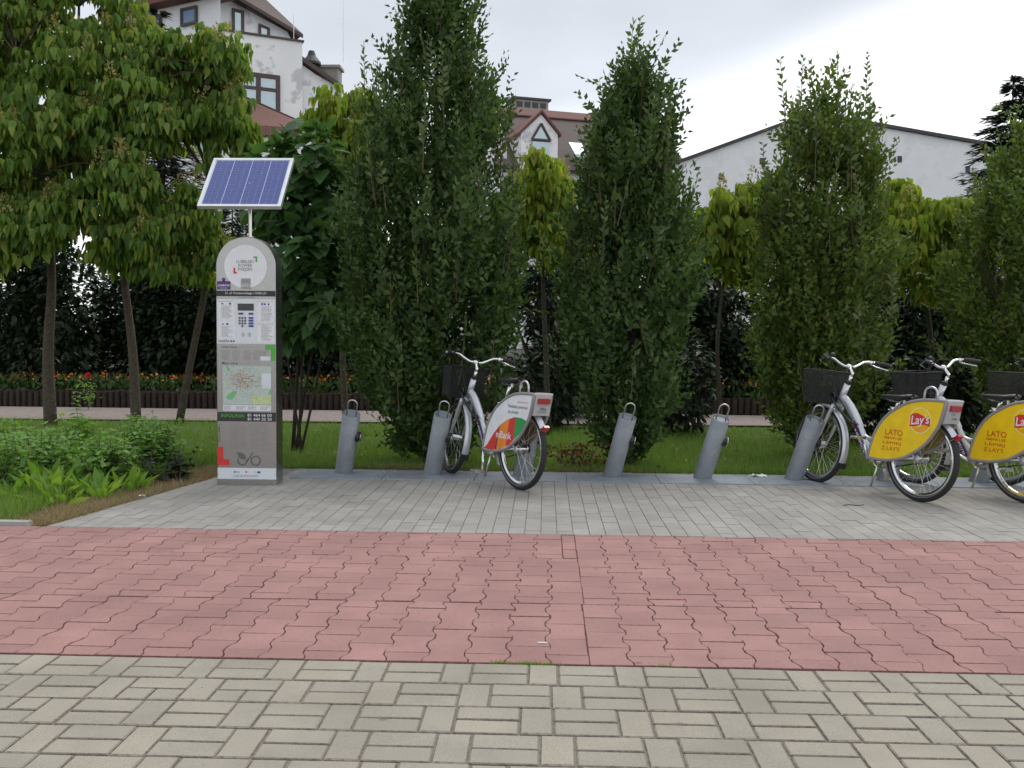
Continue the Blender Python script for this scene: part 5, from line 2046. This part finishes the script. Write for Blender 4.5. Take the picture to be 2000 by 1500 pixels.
catalpa('slender leaning catalpa just behind the solar panel', (-4.95, 12.8, 0),
        [(-4.95, 12.8, -.03), (-4.75, 12.7, .8), (-4.45, 12.5, 1.9), (-4.3, 12.3, 2.7), (-4.35, 12.2, 3.4)],
        [(-4.75, 11.9, 4.3, .62, .6, .6), (-4.2, 11.9, 4.35, .55, .6, .62), (-4.6, 12.0, 3.75, .7, .6, .55), (-4.05, 12.0, 3.75, .42, .5, .45), (-4.25, 12.2, 2.15, .45, .45, .35), (-5.0, 12.1, 4.7, .5, .5, .4)],
        1050, .135, 'catalpa', 23, GL, 60, .055)
GY = 'yellowish young catalpas behind the hornbeams'
catalpa('small yellow-green catalpa between the widest hornbeam and the pointed one', (.05, 12.0, 0),
        [(.05, 12.0, -.03), (.0, 12.0, 1.0), (-.05, 12.0, 2.0), (-.05, 12.0, 2.5)],
        [(-.05, 11.9, 2.95, .52, .4, .55), (.12, 11.9, 2.5, .48, .4, .55), (-.35, 11.9, 2.6, .42, .4, .5), (-.15, 12, 3.3, .3, .3, .28)], 560, .14, 'catalpa2', 31, GY, 10, .04)
catalpa('small yellow-green catalpa with thin bare stem by the pointed hornbeam', (2.16, 12.0, 0),
        [(2.16, 12.0, -.03), (2.15, 12.0, .5), (2.12, 12.0, 1.2), (2.2, 12.0, 2.1)],
        [(2.25, 11.9, 2.6, .5, .4, .45), (2.55, 11.9, 2.4, .45, .4, .5), (2.0, 11.9, 2.35, .38, .3, .4), (2.65, 11.9, 2.85, .35, .3, .28)], 500, .14, 'catalpa2', 32, GY, 10, .035)
catalpa('small yellow-green catalpa behind the yellow bikes', (4.7, 12.0, 0),
        [(4.7, 12.0, -.03), (4.75, 12.0, .9), (4.65, 12.0, 1.7), (4.6, 12.0, 2.1)],
        [(4.55, 11.8, 2.45, .6, .45, .45), (4.2, 11.8, 2.35, .5, .4, .5), (5.0, 11.9, 2.25, .5, .4, .45), (4.65, 11.6, 2.0, .42, .3, .32), (4.25, 12.1, 2.85, .42, .35, .32), (4.0, 12, 1.95, .4, .3, .35)], 640, .14, 'catalpa2', 33, GY, 8, .04)
catalpa('small catalpa between the terminal and the widest hornbeam', (-2.5, 12.0, 0),
        [(-2.5, 12.0, -.03), (-2.55, 12.0, 1.0), (-2.5, 12.0, 2.2), (-2.5, 12.0, 3.0)],
        [(-2.5, 11.9, 3.75, .45, .4, .5), (-2.2, 11.9, 3.3, .4, .4, .5), (-2.55, 11.9, 3.1, .4, .4, .4), (-2.25, 11.9, 2.5, .45, .4, .5)], 620, .14, 'catalpa2', 34, GY, 8, .045)


def bushy(name, label, cat, base, blobs, n, leaf, tmpl, mat, seed, group=None, stems=5, droop=.5, bark='bark_dk'):
    g = np.random.default_rng(seed)
    t = thing(name, label, cat, base, group=group)
    m = MB()
    for k in range(stems):
        b = blobs[k % len(blobs)]
        e = (b[0] - base[0] + g.uniform(-.4, .4) * b[3], b[1] - base[1] + g.uniform(-.4, .4) * b[4], b[2] + b[5] * .4)
        s = (g.uniform(-.08, .08), g.uniform(-.08, .08), -.03)
        limb(m, [s, ((s[0] * .5 + e[0] * .5) + g.uniform(-.1, .1), e[1] * .5, e[2] * .55), e], .016, .005, 6)
    m.build('stems', MT[bark], t, True)
    wts = np.array([b[3] * b[4] * b[5] for b in blobs]) ** .67
    bi = g.choice(len(blobs), n, p=wts / wts.sum())
    B = np.array(blobs)[bi]
    u = nrm(g.normal(0, 1, (n, 3)))
    rr = np.cbrt(g.uniform(.2, 1, n))[:, None]
    lob = (1 + .18 * np.sin(u[:, 0] * 5 + B[:, 1] * 3) * np.cos(u[:, 2] * 6 + u[:, 1] * 4))[:, None]
    pos = B[:, :3] + u * rr * lob * B[:, 3:6] - np.array([base[0], base[1], 0])
    ok = pos[:, 2] > .02
    pos, u = pos[ok], u[ok]
    N = len(pos)
    Yl = u + g.normal(0, .5, (N, 3)) - np.array([0, 0, droop])
    up = u * .5 + np.array([0, 0, 1.0]) + g.normal(0, .35, (N, 3))
    X, Yn, Z = axes_from(Yl, up)
    V, F = scatter_mesh(tmpl[0], tmpl[1], pos, X, Yn, Z, leaf * g.uniform(.6, 1.2, N))
    fast_obj('foliage', V, F, MT[mat], t)
    return t


# broad-leaved shrub behind the terminal
bushy('broadleaf_shrub', 'tall shrub with large dark green leaves right behind the terminal', 'shrub', (-2.6, 10.0, 0),
      [(-2.75, 9.9, 2.7, .4, .4, .5), (-2.45, 9.9, 3.0, .35, .35, .4), (-2.25, 10, 2.5, .4, .4, .5), (-2.5, 9.8, 2.0, .5, .4, .5), (-2.2, 9.8, 1.6, .4, .4, .5), (-2.7, 10, 1.45, .42, .4, .45)],
      1700, .175, HEART, 'bigleaf', 41, stems=6, droop=.7)

# dark shade shrubs that close the view between the trunks
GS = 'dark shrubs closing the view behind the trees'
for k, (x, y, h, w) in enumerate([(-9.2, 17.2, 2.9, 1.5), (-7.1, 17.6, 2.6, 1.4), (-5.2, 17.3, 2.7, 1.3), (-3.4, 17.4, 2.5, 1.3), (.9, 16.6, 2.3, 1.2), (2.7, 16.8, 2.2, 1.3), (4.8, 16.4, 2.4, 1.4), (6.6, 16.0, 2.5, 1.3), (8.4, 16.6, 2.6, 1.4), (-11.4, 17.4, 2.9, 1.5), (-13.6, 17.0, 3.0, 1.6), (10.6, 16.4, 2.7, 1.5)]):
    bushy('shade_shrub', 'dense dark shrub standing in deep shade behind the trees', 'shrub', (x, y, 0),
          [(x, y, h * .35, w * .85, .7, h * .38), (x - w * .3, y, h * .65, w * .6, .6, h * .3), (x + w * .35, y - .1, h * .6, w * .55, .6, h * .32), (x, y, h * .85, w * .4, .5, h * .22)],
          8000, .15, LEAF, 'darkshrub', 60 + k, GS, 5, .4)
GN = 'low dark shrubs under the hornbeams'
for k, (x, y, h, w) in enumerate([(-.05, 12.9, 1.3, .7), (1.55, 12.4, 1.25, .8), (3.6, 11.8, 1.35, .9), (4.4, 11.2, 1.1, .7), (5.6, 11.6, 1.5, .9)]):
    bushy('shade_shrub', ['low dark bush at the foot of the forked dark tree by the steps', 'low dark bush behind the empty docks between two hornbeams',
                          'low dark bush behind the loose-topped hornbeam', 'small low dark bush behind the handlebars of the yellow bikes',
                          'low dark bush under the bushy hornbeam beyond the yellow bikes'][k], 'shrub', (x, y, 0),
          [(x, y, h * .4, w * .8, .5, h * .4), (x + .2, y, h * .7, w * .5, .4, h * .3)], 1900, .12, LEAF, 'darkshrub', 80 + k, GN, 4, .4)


def spruce(label, x, y, h, r, n, mat, seed, group=None, z0=.3):
    g = np.random.default_rng(seed)
    t = thing('spruce_tree', label, 'tree', (x, y, 0), group=group)
    m = MB()
    m.tube([(0, 0, -.03), (0, 0, h * .5), (0, 0, h * .97)], [.11 * h / 5, .06 * h / 5, .01], 8)
    # whorls of drooping boughs
    nb = int(n / 26)
    P, Y, U = [], [], []
    zb = z0 + (h - z0) * (1 - g.uniform(0, 1, nb) ** .62)
    lay_ = np.round(zb / .26) * .26
    zb = lay_ * .5 + zb * .5 + g.uniform(-.06, .06, nb)
    th = g.uniform(0, 2 * PI, nb)
    R = r * np.clip(1 - (zb - z0) / (h - z0), .02, 1) ** .85 * g.uniform(.75, 1.12, nb)
    for k in range(0, nb, 3):
        m.tube([(0, 0, zb[k]), (R[k] * .6 * math.cos(th[k]), R[k] * .6 * math.sin(th[k]), zb[k] - R[k] * .12)], [.02, .006], 4, False)
    m.build('trunk', MT['bark_dk'], t, True)
    K = 26
    idx = np.repeat(np.arange(nb), K)
    f = g.uniform(.08, 1, nb * K)
    sidew = g.choice([-1, 1], nb * K) * g.uniform(0, 1, nb * K) * (1 - f) * .35 * R[idx]
    ca, sa = np.cos(th[idx]), np.sin(th[idx])
    rr = R[idx] * f
    pos = np.stack([rr * ca - sidew * sa, rr * sa + sidew * ca, zb[idx] - .22 * rr * f + .12 * rr * f * f + g.normal(0, .02, nb * K)], 1)
    Yl = np.stack([ca, sa, g.uniform(-.5, .15, nb * K)], 1) + np.stack([-sa, ca, np.zeros(nb * K)], 1) * (np.sign(sidew) * g.uniform(.2, .9, nb * K))[:, None]
    X, Yn, Z = axes_from(Yl, np.array([0, 0, 1.0]) + g.normal(0, .35, (nb * K, 3)))
    T = [(0, 0, 0), (-.11, .4, -.03), (0, 1, 0), (.11, .4, -.03)]
    V, F = scatter_mesh(T, LEAF[1], pos, X, Yn, Z, g.uniform(.12, .24, nb * K) * (h / 5) ** .3)
    fast_obj('crown', V, F, MT[mat], t)
    return t


GP = 'dark spruces behind the garden path'
for k, (x, y, h, r, mt) in enumerate([(-10.6, 19.5, 4.8, 1.7, 'spruce'), (-8.4, 20.2, 4.2, 1.7, 'spruce'), (-6.3, 19.2, 3.9, 1.6, 'spruce'), (-4.3, 20.0, 3.7, 1.6, 'spruce'), (-2.5, 18.8, 3.5, 1.4, 'spruce'),
                                      (.75, 18.9, 3.7, 1.35, 'spruce'), (3.0, 19.4, 3.5, 1.6, 'spruce'), (5.2, 19.2, 3.5, 1.6, 'spruce'), (7.3, 19.0, 3.6, 1.6, 'spruce'), (-13.0, 20.0, 5.2, 1.8, 'spruce'), (-15.4, 19.0, 5.5, 1.9, 'spruce')]):
    spruce('dark spruce in the row behind the garden path', x, y, h, r, 11000, mt, 100 + k, GP)
spruce('blue-green spruce with low sweeping boughs behind the flower bed', -6.9, 18.4, 1.9, 1.5, 3000, 'bluespruce', 120, None, .35)
spruce('small blue-green spruce seen past the terminal', -3.3, 18.2, 1.7, 1.2, 2600, 'bluespruce', 121, None, .3)
spruce('tall narrow spruce in front of the blank white hall', 9.35, 20.0, 6.6, 2.3, 26000, 'spruce', 122, None, .4)
spruce('tall dark spruce rising before the house with the parapet', -8.3, 20.6, 8.2, 1.8, 16000, 'spruce', 123, None, .4)
# pine-like tree with forked bare trunk in the gap beside the steps
t = thing('dark_pine', 'dark tree with forked bare lower trunk beside the concrete steps', 'tree', (-.15, 14.6, 0))
m = MB()
limb(m, [(0, 0, -.03), (.0, 0, .5), (.02, 0, 1.3), (.1, 0, 2.6)], .10, .04, 9)
limb(m, [(0, 0, .48), (-.25, .0, .62), (-.55, .1, .78)], .04, .012, 6)
limb(m, [(0, 0, .5), (-.12, 0, .9), (-.28, .1, 1.35)], .05, .015, 6)
limb(m, [(.02, 0, .5), (.3, 0, .72), (.7, .1, .95)], .04, .012, 6)
m.build('trunk', MT['bark_dk'], t, True)
g = np.random.default_rng(77)
N = 5200
u = nrm(g.normal(0, 1, (N, 3)))
cen = np.array([(.15, .1, 1.75), (.45, .2, 1.2), (.5, .1, .55), (-.05, .2, 2.2)])[g.integers(0, 4, N)]
pos = cen + u * np.cbrt(g.uniform(.1, 1, N))[:, None] * np.array([.62, .5, .55])
pos[:, 2] = np.maximum(pos[:, 2], .1)
X, Yn, Z = axes_from(u + g.normal(0, .5, (N, 3)), np.array([0, 0, 1.0]) + g.normal(0, .4, (N, 3)))
V, F = scatter_mesh(LEAF[0], LEAF[1], pos, X, Yn, Z, g.uniform(.07, .14, N))
fast_obj('crown', V, F, MT['spruce'], t)
# small thuja in front of the house
bushy('thuja', 'small pointed thuja in front of the white house wall', 'shrub', (-6.35, 20.5, 0),
      [(-6.35, 20.5, 4.2 - 1.9 + k * .36, .62 - k * .075, .6 - k * .07, .35) for k in range(8)], 2600, .10, LEAF, 'thuja', 130, None, 1, -.6)

# ------------------------------------------------------------------ grass
def blades(name, pts, hmin, hmax, wid, mat, label, cat, lean=.45, seed=9):
    g = np.random.default_rng(seed)
    N = len(pts)
    pos = np.concatenate([pts, np.full((N, 1), -.02)], 1) if pts.shape[1] == 2 else pts
    a = g.uniform(0, 2 * PI, N)
    Yl = np.stack([np.cos(a) * lean * g.uniform(.1, 1.3, N), np.sin(a) * lean * g.uniform(.1, 1.3, N), np.ones(N)], 1)
    h = g.uniform(hmin, hmax, N)
    X, Yn, Z = axes_from(Yl, g.normal(0, 1, (N, 3)))
    T = np.array([(-.5, 0, 0), (.5, 0, 0), (.22, .6, .12), (-.22, .6, .12), (0, 1, .35)])
    TT = T[None] * np.stack([np.full(N, wid), h, h * .6], 1)[:, None, :]
    V = pos[:, None, :] + TT[:, :, 0:1] * X[:, None] + TT[:, :, 1:2] * Yn[:, None] + TT[:, :, 2:3] * Z[:, None]
    F0 = np.array([(0, 1, 2), (0, 2, 3), (3, 2, 4)])
    F = F0[None] + (np.arange(N) * 5)[:, None, None]
    o = fast_obj(name, V.reshape(-1, 3), F.reshape(-1, 3), mat)
    return tag(o, label, cat, kind='stuff')


g = np.random.default_rng(3)
verge = lambda y: EX + ES * (y - EY)
# lawn: thinner with distance
n = 150000
yy = 8.62 + (13.1 - 8.62) * g.uniform(0, 1, n) ** 1.7
xx = g.uniform(-.62, .60, n) * yy * 1.02 - .03 * yy
ok = (np.sin(xx * 3.1 + yy * 1.3) * np.cos(xx * 1.2 - yy * 2.9) + g.uniform(-1, 1.6, n)) > -.55
blades('grass', np.stack([xx, yy], 1)[ok], .04, .10, .006, MT['grass'], 'short green grass of the lawn behind the docks', 'grass')
n = 26000
yy = g.uniform(5.98, 8.7, n)
xx = verge(yy) - .30 - .25 * np.clip(yy - 6.1, 0, .5) - np.abs(g.normal(0, 1.1, n))
blades('tall_grass', np.stack([xx, yy], 1), .05, .17, .008, MT['grass'], 'long green grass among the weeds beside the apron', 'grass', .6, 10)
n = 16000
yy = g.uniform(5.93, 8.75, n)
xx = verge(yy) - .015 - np.abs(g.normal(0, .22, n))
n2 = 5000
y2 = 8.62 + np.abs(g.normal(0, .05, n2))
x2 = np.where(g.uniform(0, 1, n2) < .6, g.normal(-1.25, .3, n2), g.normal(.35, .5, n2))
blades('dry_grass', np.concatenate([np.stack([xx, yy], 1), np.stack([x2, y2], 1)]), .03, .10, .005, MT['drygrass'], 'strip of dry straw-coloured grass along the paving edge', 'grass', 1.6, 11)
n = 9000
yy = 8.62 + 3.6 * g.uniform(0, 1, n) ** 1.5
xx = g.uniform(-.6, .58, n) * yy
ok = np.sin(xx * 2.3 + 1) * np.sin(yy * 3.1 + xx) > .35
blades('worn_grass', np.stack([xx, yy], 1)[ok], .03, .08, .006, MT['drygrass'], 'worn straw patches in the lawn', 'grass', .9, 13)
# grass tufts in the joint between red and beige paving
n = 520
xx = np.concatenate([g.normal(-.05, .06, 320), g.normal(-.16, .02, 120), g.normal(.45, .02, 80)])
blades('joint_moss', np.stack([xx, 3.53 + g.normal(0, .006, n), np.full(n, -.008)], 1), .008, .026, .003, MT['grass'], 'small green moss and grass growing in the joint between red and beige paving', 'moss', .9, 12)

# fallen leaves and little flowers on the lawn
def specks(name, n, box, scale, mat, label, cat, zr, seed, tmpl=LEAF):
    g = np.random.default_rng(seed)
    pos = np.stack([g.uniform(box[0], box[2], n), g.uniform(box[1], box[3], n), g.uniform(zr[0], zr[1], n)], 1)
    a = g.uniform(0, 2 * PI, n)
    X, Yn, Z = axes_from(np.stack([np.cos(a), np.sin(a), g.uniform(-.2, .3, n)], 1), np.array([0, 0, 1.0]) + g.normal(0, .3, (n, 3)))
    V, F = scatter_mesh(tmpl[0], tmpl[1], pos, X, Yn, Z, scale * g.uniform(.6, 1.3, n))
    return tag(fast_obj(name, V, F, MT[mat]), label, cat, kind='stuff')


specks('fallen_leaves', 130, (-4.5, 8.75, 4.5, 12), .06, 'brownleaf', 'scattered orange-brown fallen leaves on the lawn', 'leaves', (.03, .06), 5)
specks('dandelions', 110, (-4, 8.8, 4.5, 11.5), .025, 'yellowpetal', 'tiny yellow flowers dotted over the lawn', 'flowers', (.05, .09), 6)
specks('path_grit', 160, (-3.5, 2.3, 3.5, 5.9), .007, 'brownleaf', 'dark grit and crumbs scattered on the red and beige paving', 'litter', (.001, .003), 9)
specks('apron_litter', 110, (-3, 5.95, 4.5, 8.0), .012, 'brownleaf', 'specks of dirt and leaf litter on the grey apron', 'litter', (.001, .003), 8)

# marigolds: foliage and heads as a mass
gm = np.random.default_rng(15)
n = 5200
pos = np.stack([gm.uniform(-11, 4.5, n), gm.uniform(15.85, 17.2, n), .19 + gm.uniform(0, .24, n)], 1)
X, Yn, Z = axes_from(gm.normal(0, .7, (n, 3)) + np.array([0, 0, 1.0]), gm.normal(0, 1, (n, 3)))
V, F = scatter_mesh(LEAF[0], LEAF[1], pos, X, Yn, Z, gm.uniform(.06, .13, n))
tag(fast_obj('marigold_foliage', V, F, MT['hornbeam']), 'green foliage of the marigold bed behind the path', 'plants', kind='stuff')
n = 1300
pos = np.stack([gm.uniform(-11, 4.5, n), gm.uniform(15.85, 17.2, n), .40 + gm.uniform(0, .10, n)], 1)
X, Yn, Z = axes_from(gm.normal(0, 1, (n, 3)), np.array([0, -.5, .8]) + gm.normal(0, .4, (n, 3)))
V, F = scatter_mesh(LEAF[0], LEAF[1], pos, X, Yn, Z, gm.uniform(.035, .075, n))
tag(fast_obj('marigold_heads', V, F, MT['marigold']), 'orange marigold heads along the raised bed', 'flowers', kind='stuff')

# one red rose on its stem
t = thing('rose', 'single red rose on a thin stem before the dark spruces', 'flower', (-7.28, 15.05, 0))
m = MB()
limb(m, [(0, 0, -.03), (.02, 0, .25), (0, 0, .5)], .006, .004, 5)
m.build('stem', MT['twig'], t)
gm = np.random.default_rng(16)
n = 26
u = nrm(gm.normal(0, 1, (n, 3)) + np.array([0, 0, .3]))
pos = np.array([0, 0, .53]) + u * .018
X, Yn, Z = axes_from(np.array([0, 0, 1.0]) + u * .5, u)
V, F = scatter_mesh(LEAF[0], LEAF[1], pos - np.array([0, 0, .03]), X * 1.6, Yn, Z, gm.uniform(.05, .075, n))
fast_obj('bloom', V, F, MT['petal'], t)
n = 60
pos = np.stack([gm.normal(0, .07, n), gm.normal(0, .05, n), gm.uniform(.03, .42, n)], 1)
X, Yn, Z = axes_from(gm.normal(0, 1, (n, 3)), np.array([0, 0, 1.0]) + gm.normal(0, .3, (n, 3)))
V, F = scatter_mesh(LEAF[0], LEAF[1], pos, X, Yn, Z, gm.uniform(.05, .09, n))
fast_obj('leaves', V, F, MT['nettle'], t)

# ------------------------------------------------------------------ weeds on the verge
def weed(label, x, y, h, r, nst, mat, seed, leaf=.075):
    g = np.random.default_rng(seed)
    t = thing('weed_plant', label, 'weed', (x, y, 0), group='leafy weeds on the verge')
    m = MB()
    P, Y = [], []
    for k in range(nst):
        a = g.uniform(0, 2 * PI)
        q = r * math.sqrt(g.uniform(0, 1))
        bx_, by_ = q * math.cos(a), q * math.sin(a)
        hh = h * g.uniform(.55, 1.05)
        ex, ey = bx_ + g.normal(0, .07), by_ + g.normal(0, .07)
        m.tube([(bx_, by_, -.02), ((bx_ + ex) / 2, (by_ + ey) / 2, hh * .55), (ex, ey, hh)], [.004, .003, .0015], 4, False)
        nn = int(hh / .04)
        for i in range(nn):
            f = (i + 1) / nn
            for s in (0, PI):
                aa_ = i * PI / 2 + s + a
                P.append((bx_ + (ex - bx_) * f, by_ + (ey - by_) * f, hh * f))
                Y.append((math.cos(aa_), math.sin(aa_), g.uniform(-.5, .35)))
    m.build('stems', MT['twig'], t)
    P, Y = np.array(P), np.array(Y) + g.normal(0, .2, (len(P), 3))
    X, Yn, Z = axes_from(Y, np.array([0, 0, 1.0]) + g.normal(0, .3, P.shape))
    sc = leaf * g.uniform(.6, 1.25, len(P)) * np.clip(1.25 - P[:, 2] / h * .55, .5, 1.2)
    V, F = scatter_mesh(LEAF[0], LEAF[1], P, X * 1.25, Yn, Z, sc)
    fast_obj('leaves', V, F, MT[mat], t)
    return t


gw = np.random.default_rng(20)
for k in range(20):
    y = gw.uniform(6.9, 8.6)
    x = verge(y) - gw.uniform(.45, 2.4)
    hh = .52 * (1 - .25 * abs(x + 4.0)) * gw.uniform(.8, 1.15)
    weed('leafy green nettle-like weed in the clump beside the apron', x, y, max(hh, .28), .20, 26, 'nettle', 200 + k)
weed('tall pale weed standing above the clump beside the apron', -4.15, 8.5, .66, .10, 9, 'nettle', 240, .085)
weed('low dark leafy weed at the tip of the dry grass', -3.12, 7.75, .26, .17, 22, 'darkshrub', 241, .07)


def dock_weed(label, x, y, h, n, seed, grp):
    g = np.random.default_rng(seed)
    t = thing('broadleaf_weed', label, 'weed', (x, y, 0), group=grp)
    a = g.uniform(0, 2 * PI, n)
    r = g.uniform(.0, .16, n)
    pos = np.stack([r * np.cos(a), r * np.sin(a), np.full(n, -.02)], 1)
    Y = np.stack([np.cos(a) * .55, np.sin(a) * .55, g.uniform(.3, 1.2, n)], 1) + g.normal(0, .3, (n, 3))
    X, Yn, Z = axes_from(Y, np.stack([-np.cos(a), -np.sin(a), np.full(n, .6)], 1))
    V, F = scatter_mesh(LONG[0], LONG[1], pos, X * .9, Yn, Z, h * .8 * g.uniform(.45, 1.2, n))
    fast_obj('leaves', V, F, MT['dockleaf'], t)
    return t


for k, (x, y, h) in enumerate([(-3.45, 6.75, .27), (-3.65, 6.95, .33), (-3.3, 7.0, .3), (-3.9, 6.85, .3), (-3.55, 7.25, .34), (-4.15, 7.1, .28), (-3.2, 7.3, .27), (-3.85, 7.3, .36)]):
    dock_weed('broad tongue-leaved light green weed in front of the nettles', x, y, h, 34, 260 + k, 'broad-leaved weeds before the nettles')

# withered reddish plant by the dock
t = thing('withered_plant', 'small withered reddish plant at the lawn edge beside an empty dock', 'plant', (.30, 8.85, 0))
gm = np.random.default_rng(30)
m = MB()
for k in range(14):
    a = gm.uniform(0, 2 * PI)
    m.tube([(gm.normal(0, .08), gm.normal(0, .05), -.03), (.22 * math.cos(a), .1 * math.sin(a), gm.uniform(.1, .22))], [.003, .0015], 4, False)
m.build('stems', MT['twig'], t)
n = 320
pos = np.stack([gm.normal(0, .15, n), gm.normal(0, .08, n), gm.uniform(.0, .22, n)], 1)
X, Yn, Z = axes_from(gm.normal(0, 1, (n, 3)), gm.normal(0, 1, (n, 3)))
V, F = scatter_mesh(LEAF[0], LEAF[1], pos, X * 1.2, Yn, Z, gm.uniform(.025, .055, n))
fast_obj('leaves', V, F, MT['redleaf'], t)

# ------------------------------------------------------------------ litter
gm = np.random.default_rng(31)
V, F = [], []
nx, ny = 9, 6
for j in range(ny):
    for i in range(nx):
        V.append((-.07 + .14 * i / (nx - 1) + gm.normal(0, .006), -.035 + .07 * j / (ny - 1) + gm.normal(0, .006), .013 + abs(gm.normal(.008, .009))))
F = [(j * nx + i, j * nx + i + 1, (j + 1) * nx + i + 1, (j + 1) * nx + i) for j in range(ny - 1) for i in range(nx - 1)]
pp = mesh_obj('paper_scrap', V, F, MT['paper'])
pp.location = (1.856, 8.40, 0)
tag(pp, 'crumpled white paper scrap lying on a dock base plate', 'litter')
m = MB()
m.tube([(-.020, 0, .0035), (.006, .001, .0035)], .003, 8)
cg = m.build('cigarette_butt', MT['paper'])
m = MB()
m.tube([(.0058, .001, .0035), (.018, .0015, .0035)], .0031, 8)
m.build('filter', MT['paper'], cg)
cg.location = (0, 3.764, 0)
tag(cg, 'white cigarette butt on the red pavers', 'litter')
m = MB()
m.tube(catmull([(-.08, 0, .004), (-.03, .015, .006), (.02, -.004, .004), (.07, .012, .008)], 4), .003, 5)
tw = m.build('twig', MT['bark_dk'])
tw.location = (2.26, 7.05, 0)
tag(tw, 'thin dark twig lying on the grey apron', 'twig')
m = MB()
for k in range(5):
    m.box((gm.normal(0, .02), gm.normal(0, .012), .012 + .004 * k), (.035, .02, .004), Matrix.Rotation(gm.uniform(-1, 1), 3, 'X') @ Matrix.Rotation(gm.uniform(-1, 1), 3, 'Z'))
fp = m.build('tissue', MT['paper'])
fp.location = (-2.98, 6.98, 0)
fp.scale = (.6, .6, .6)
tag(fp, 'small white tissue at the edge of the dry grass', 'litter')
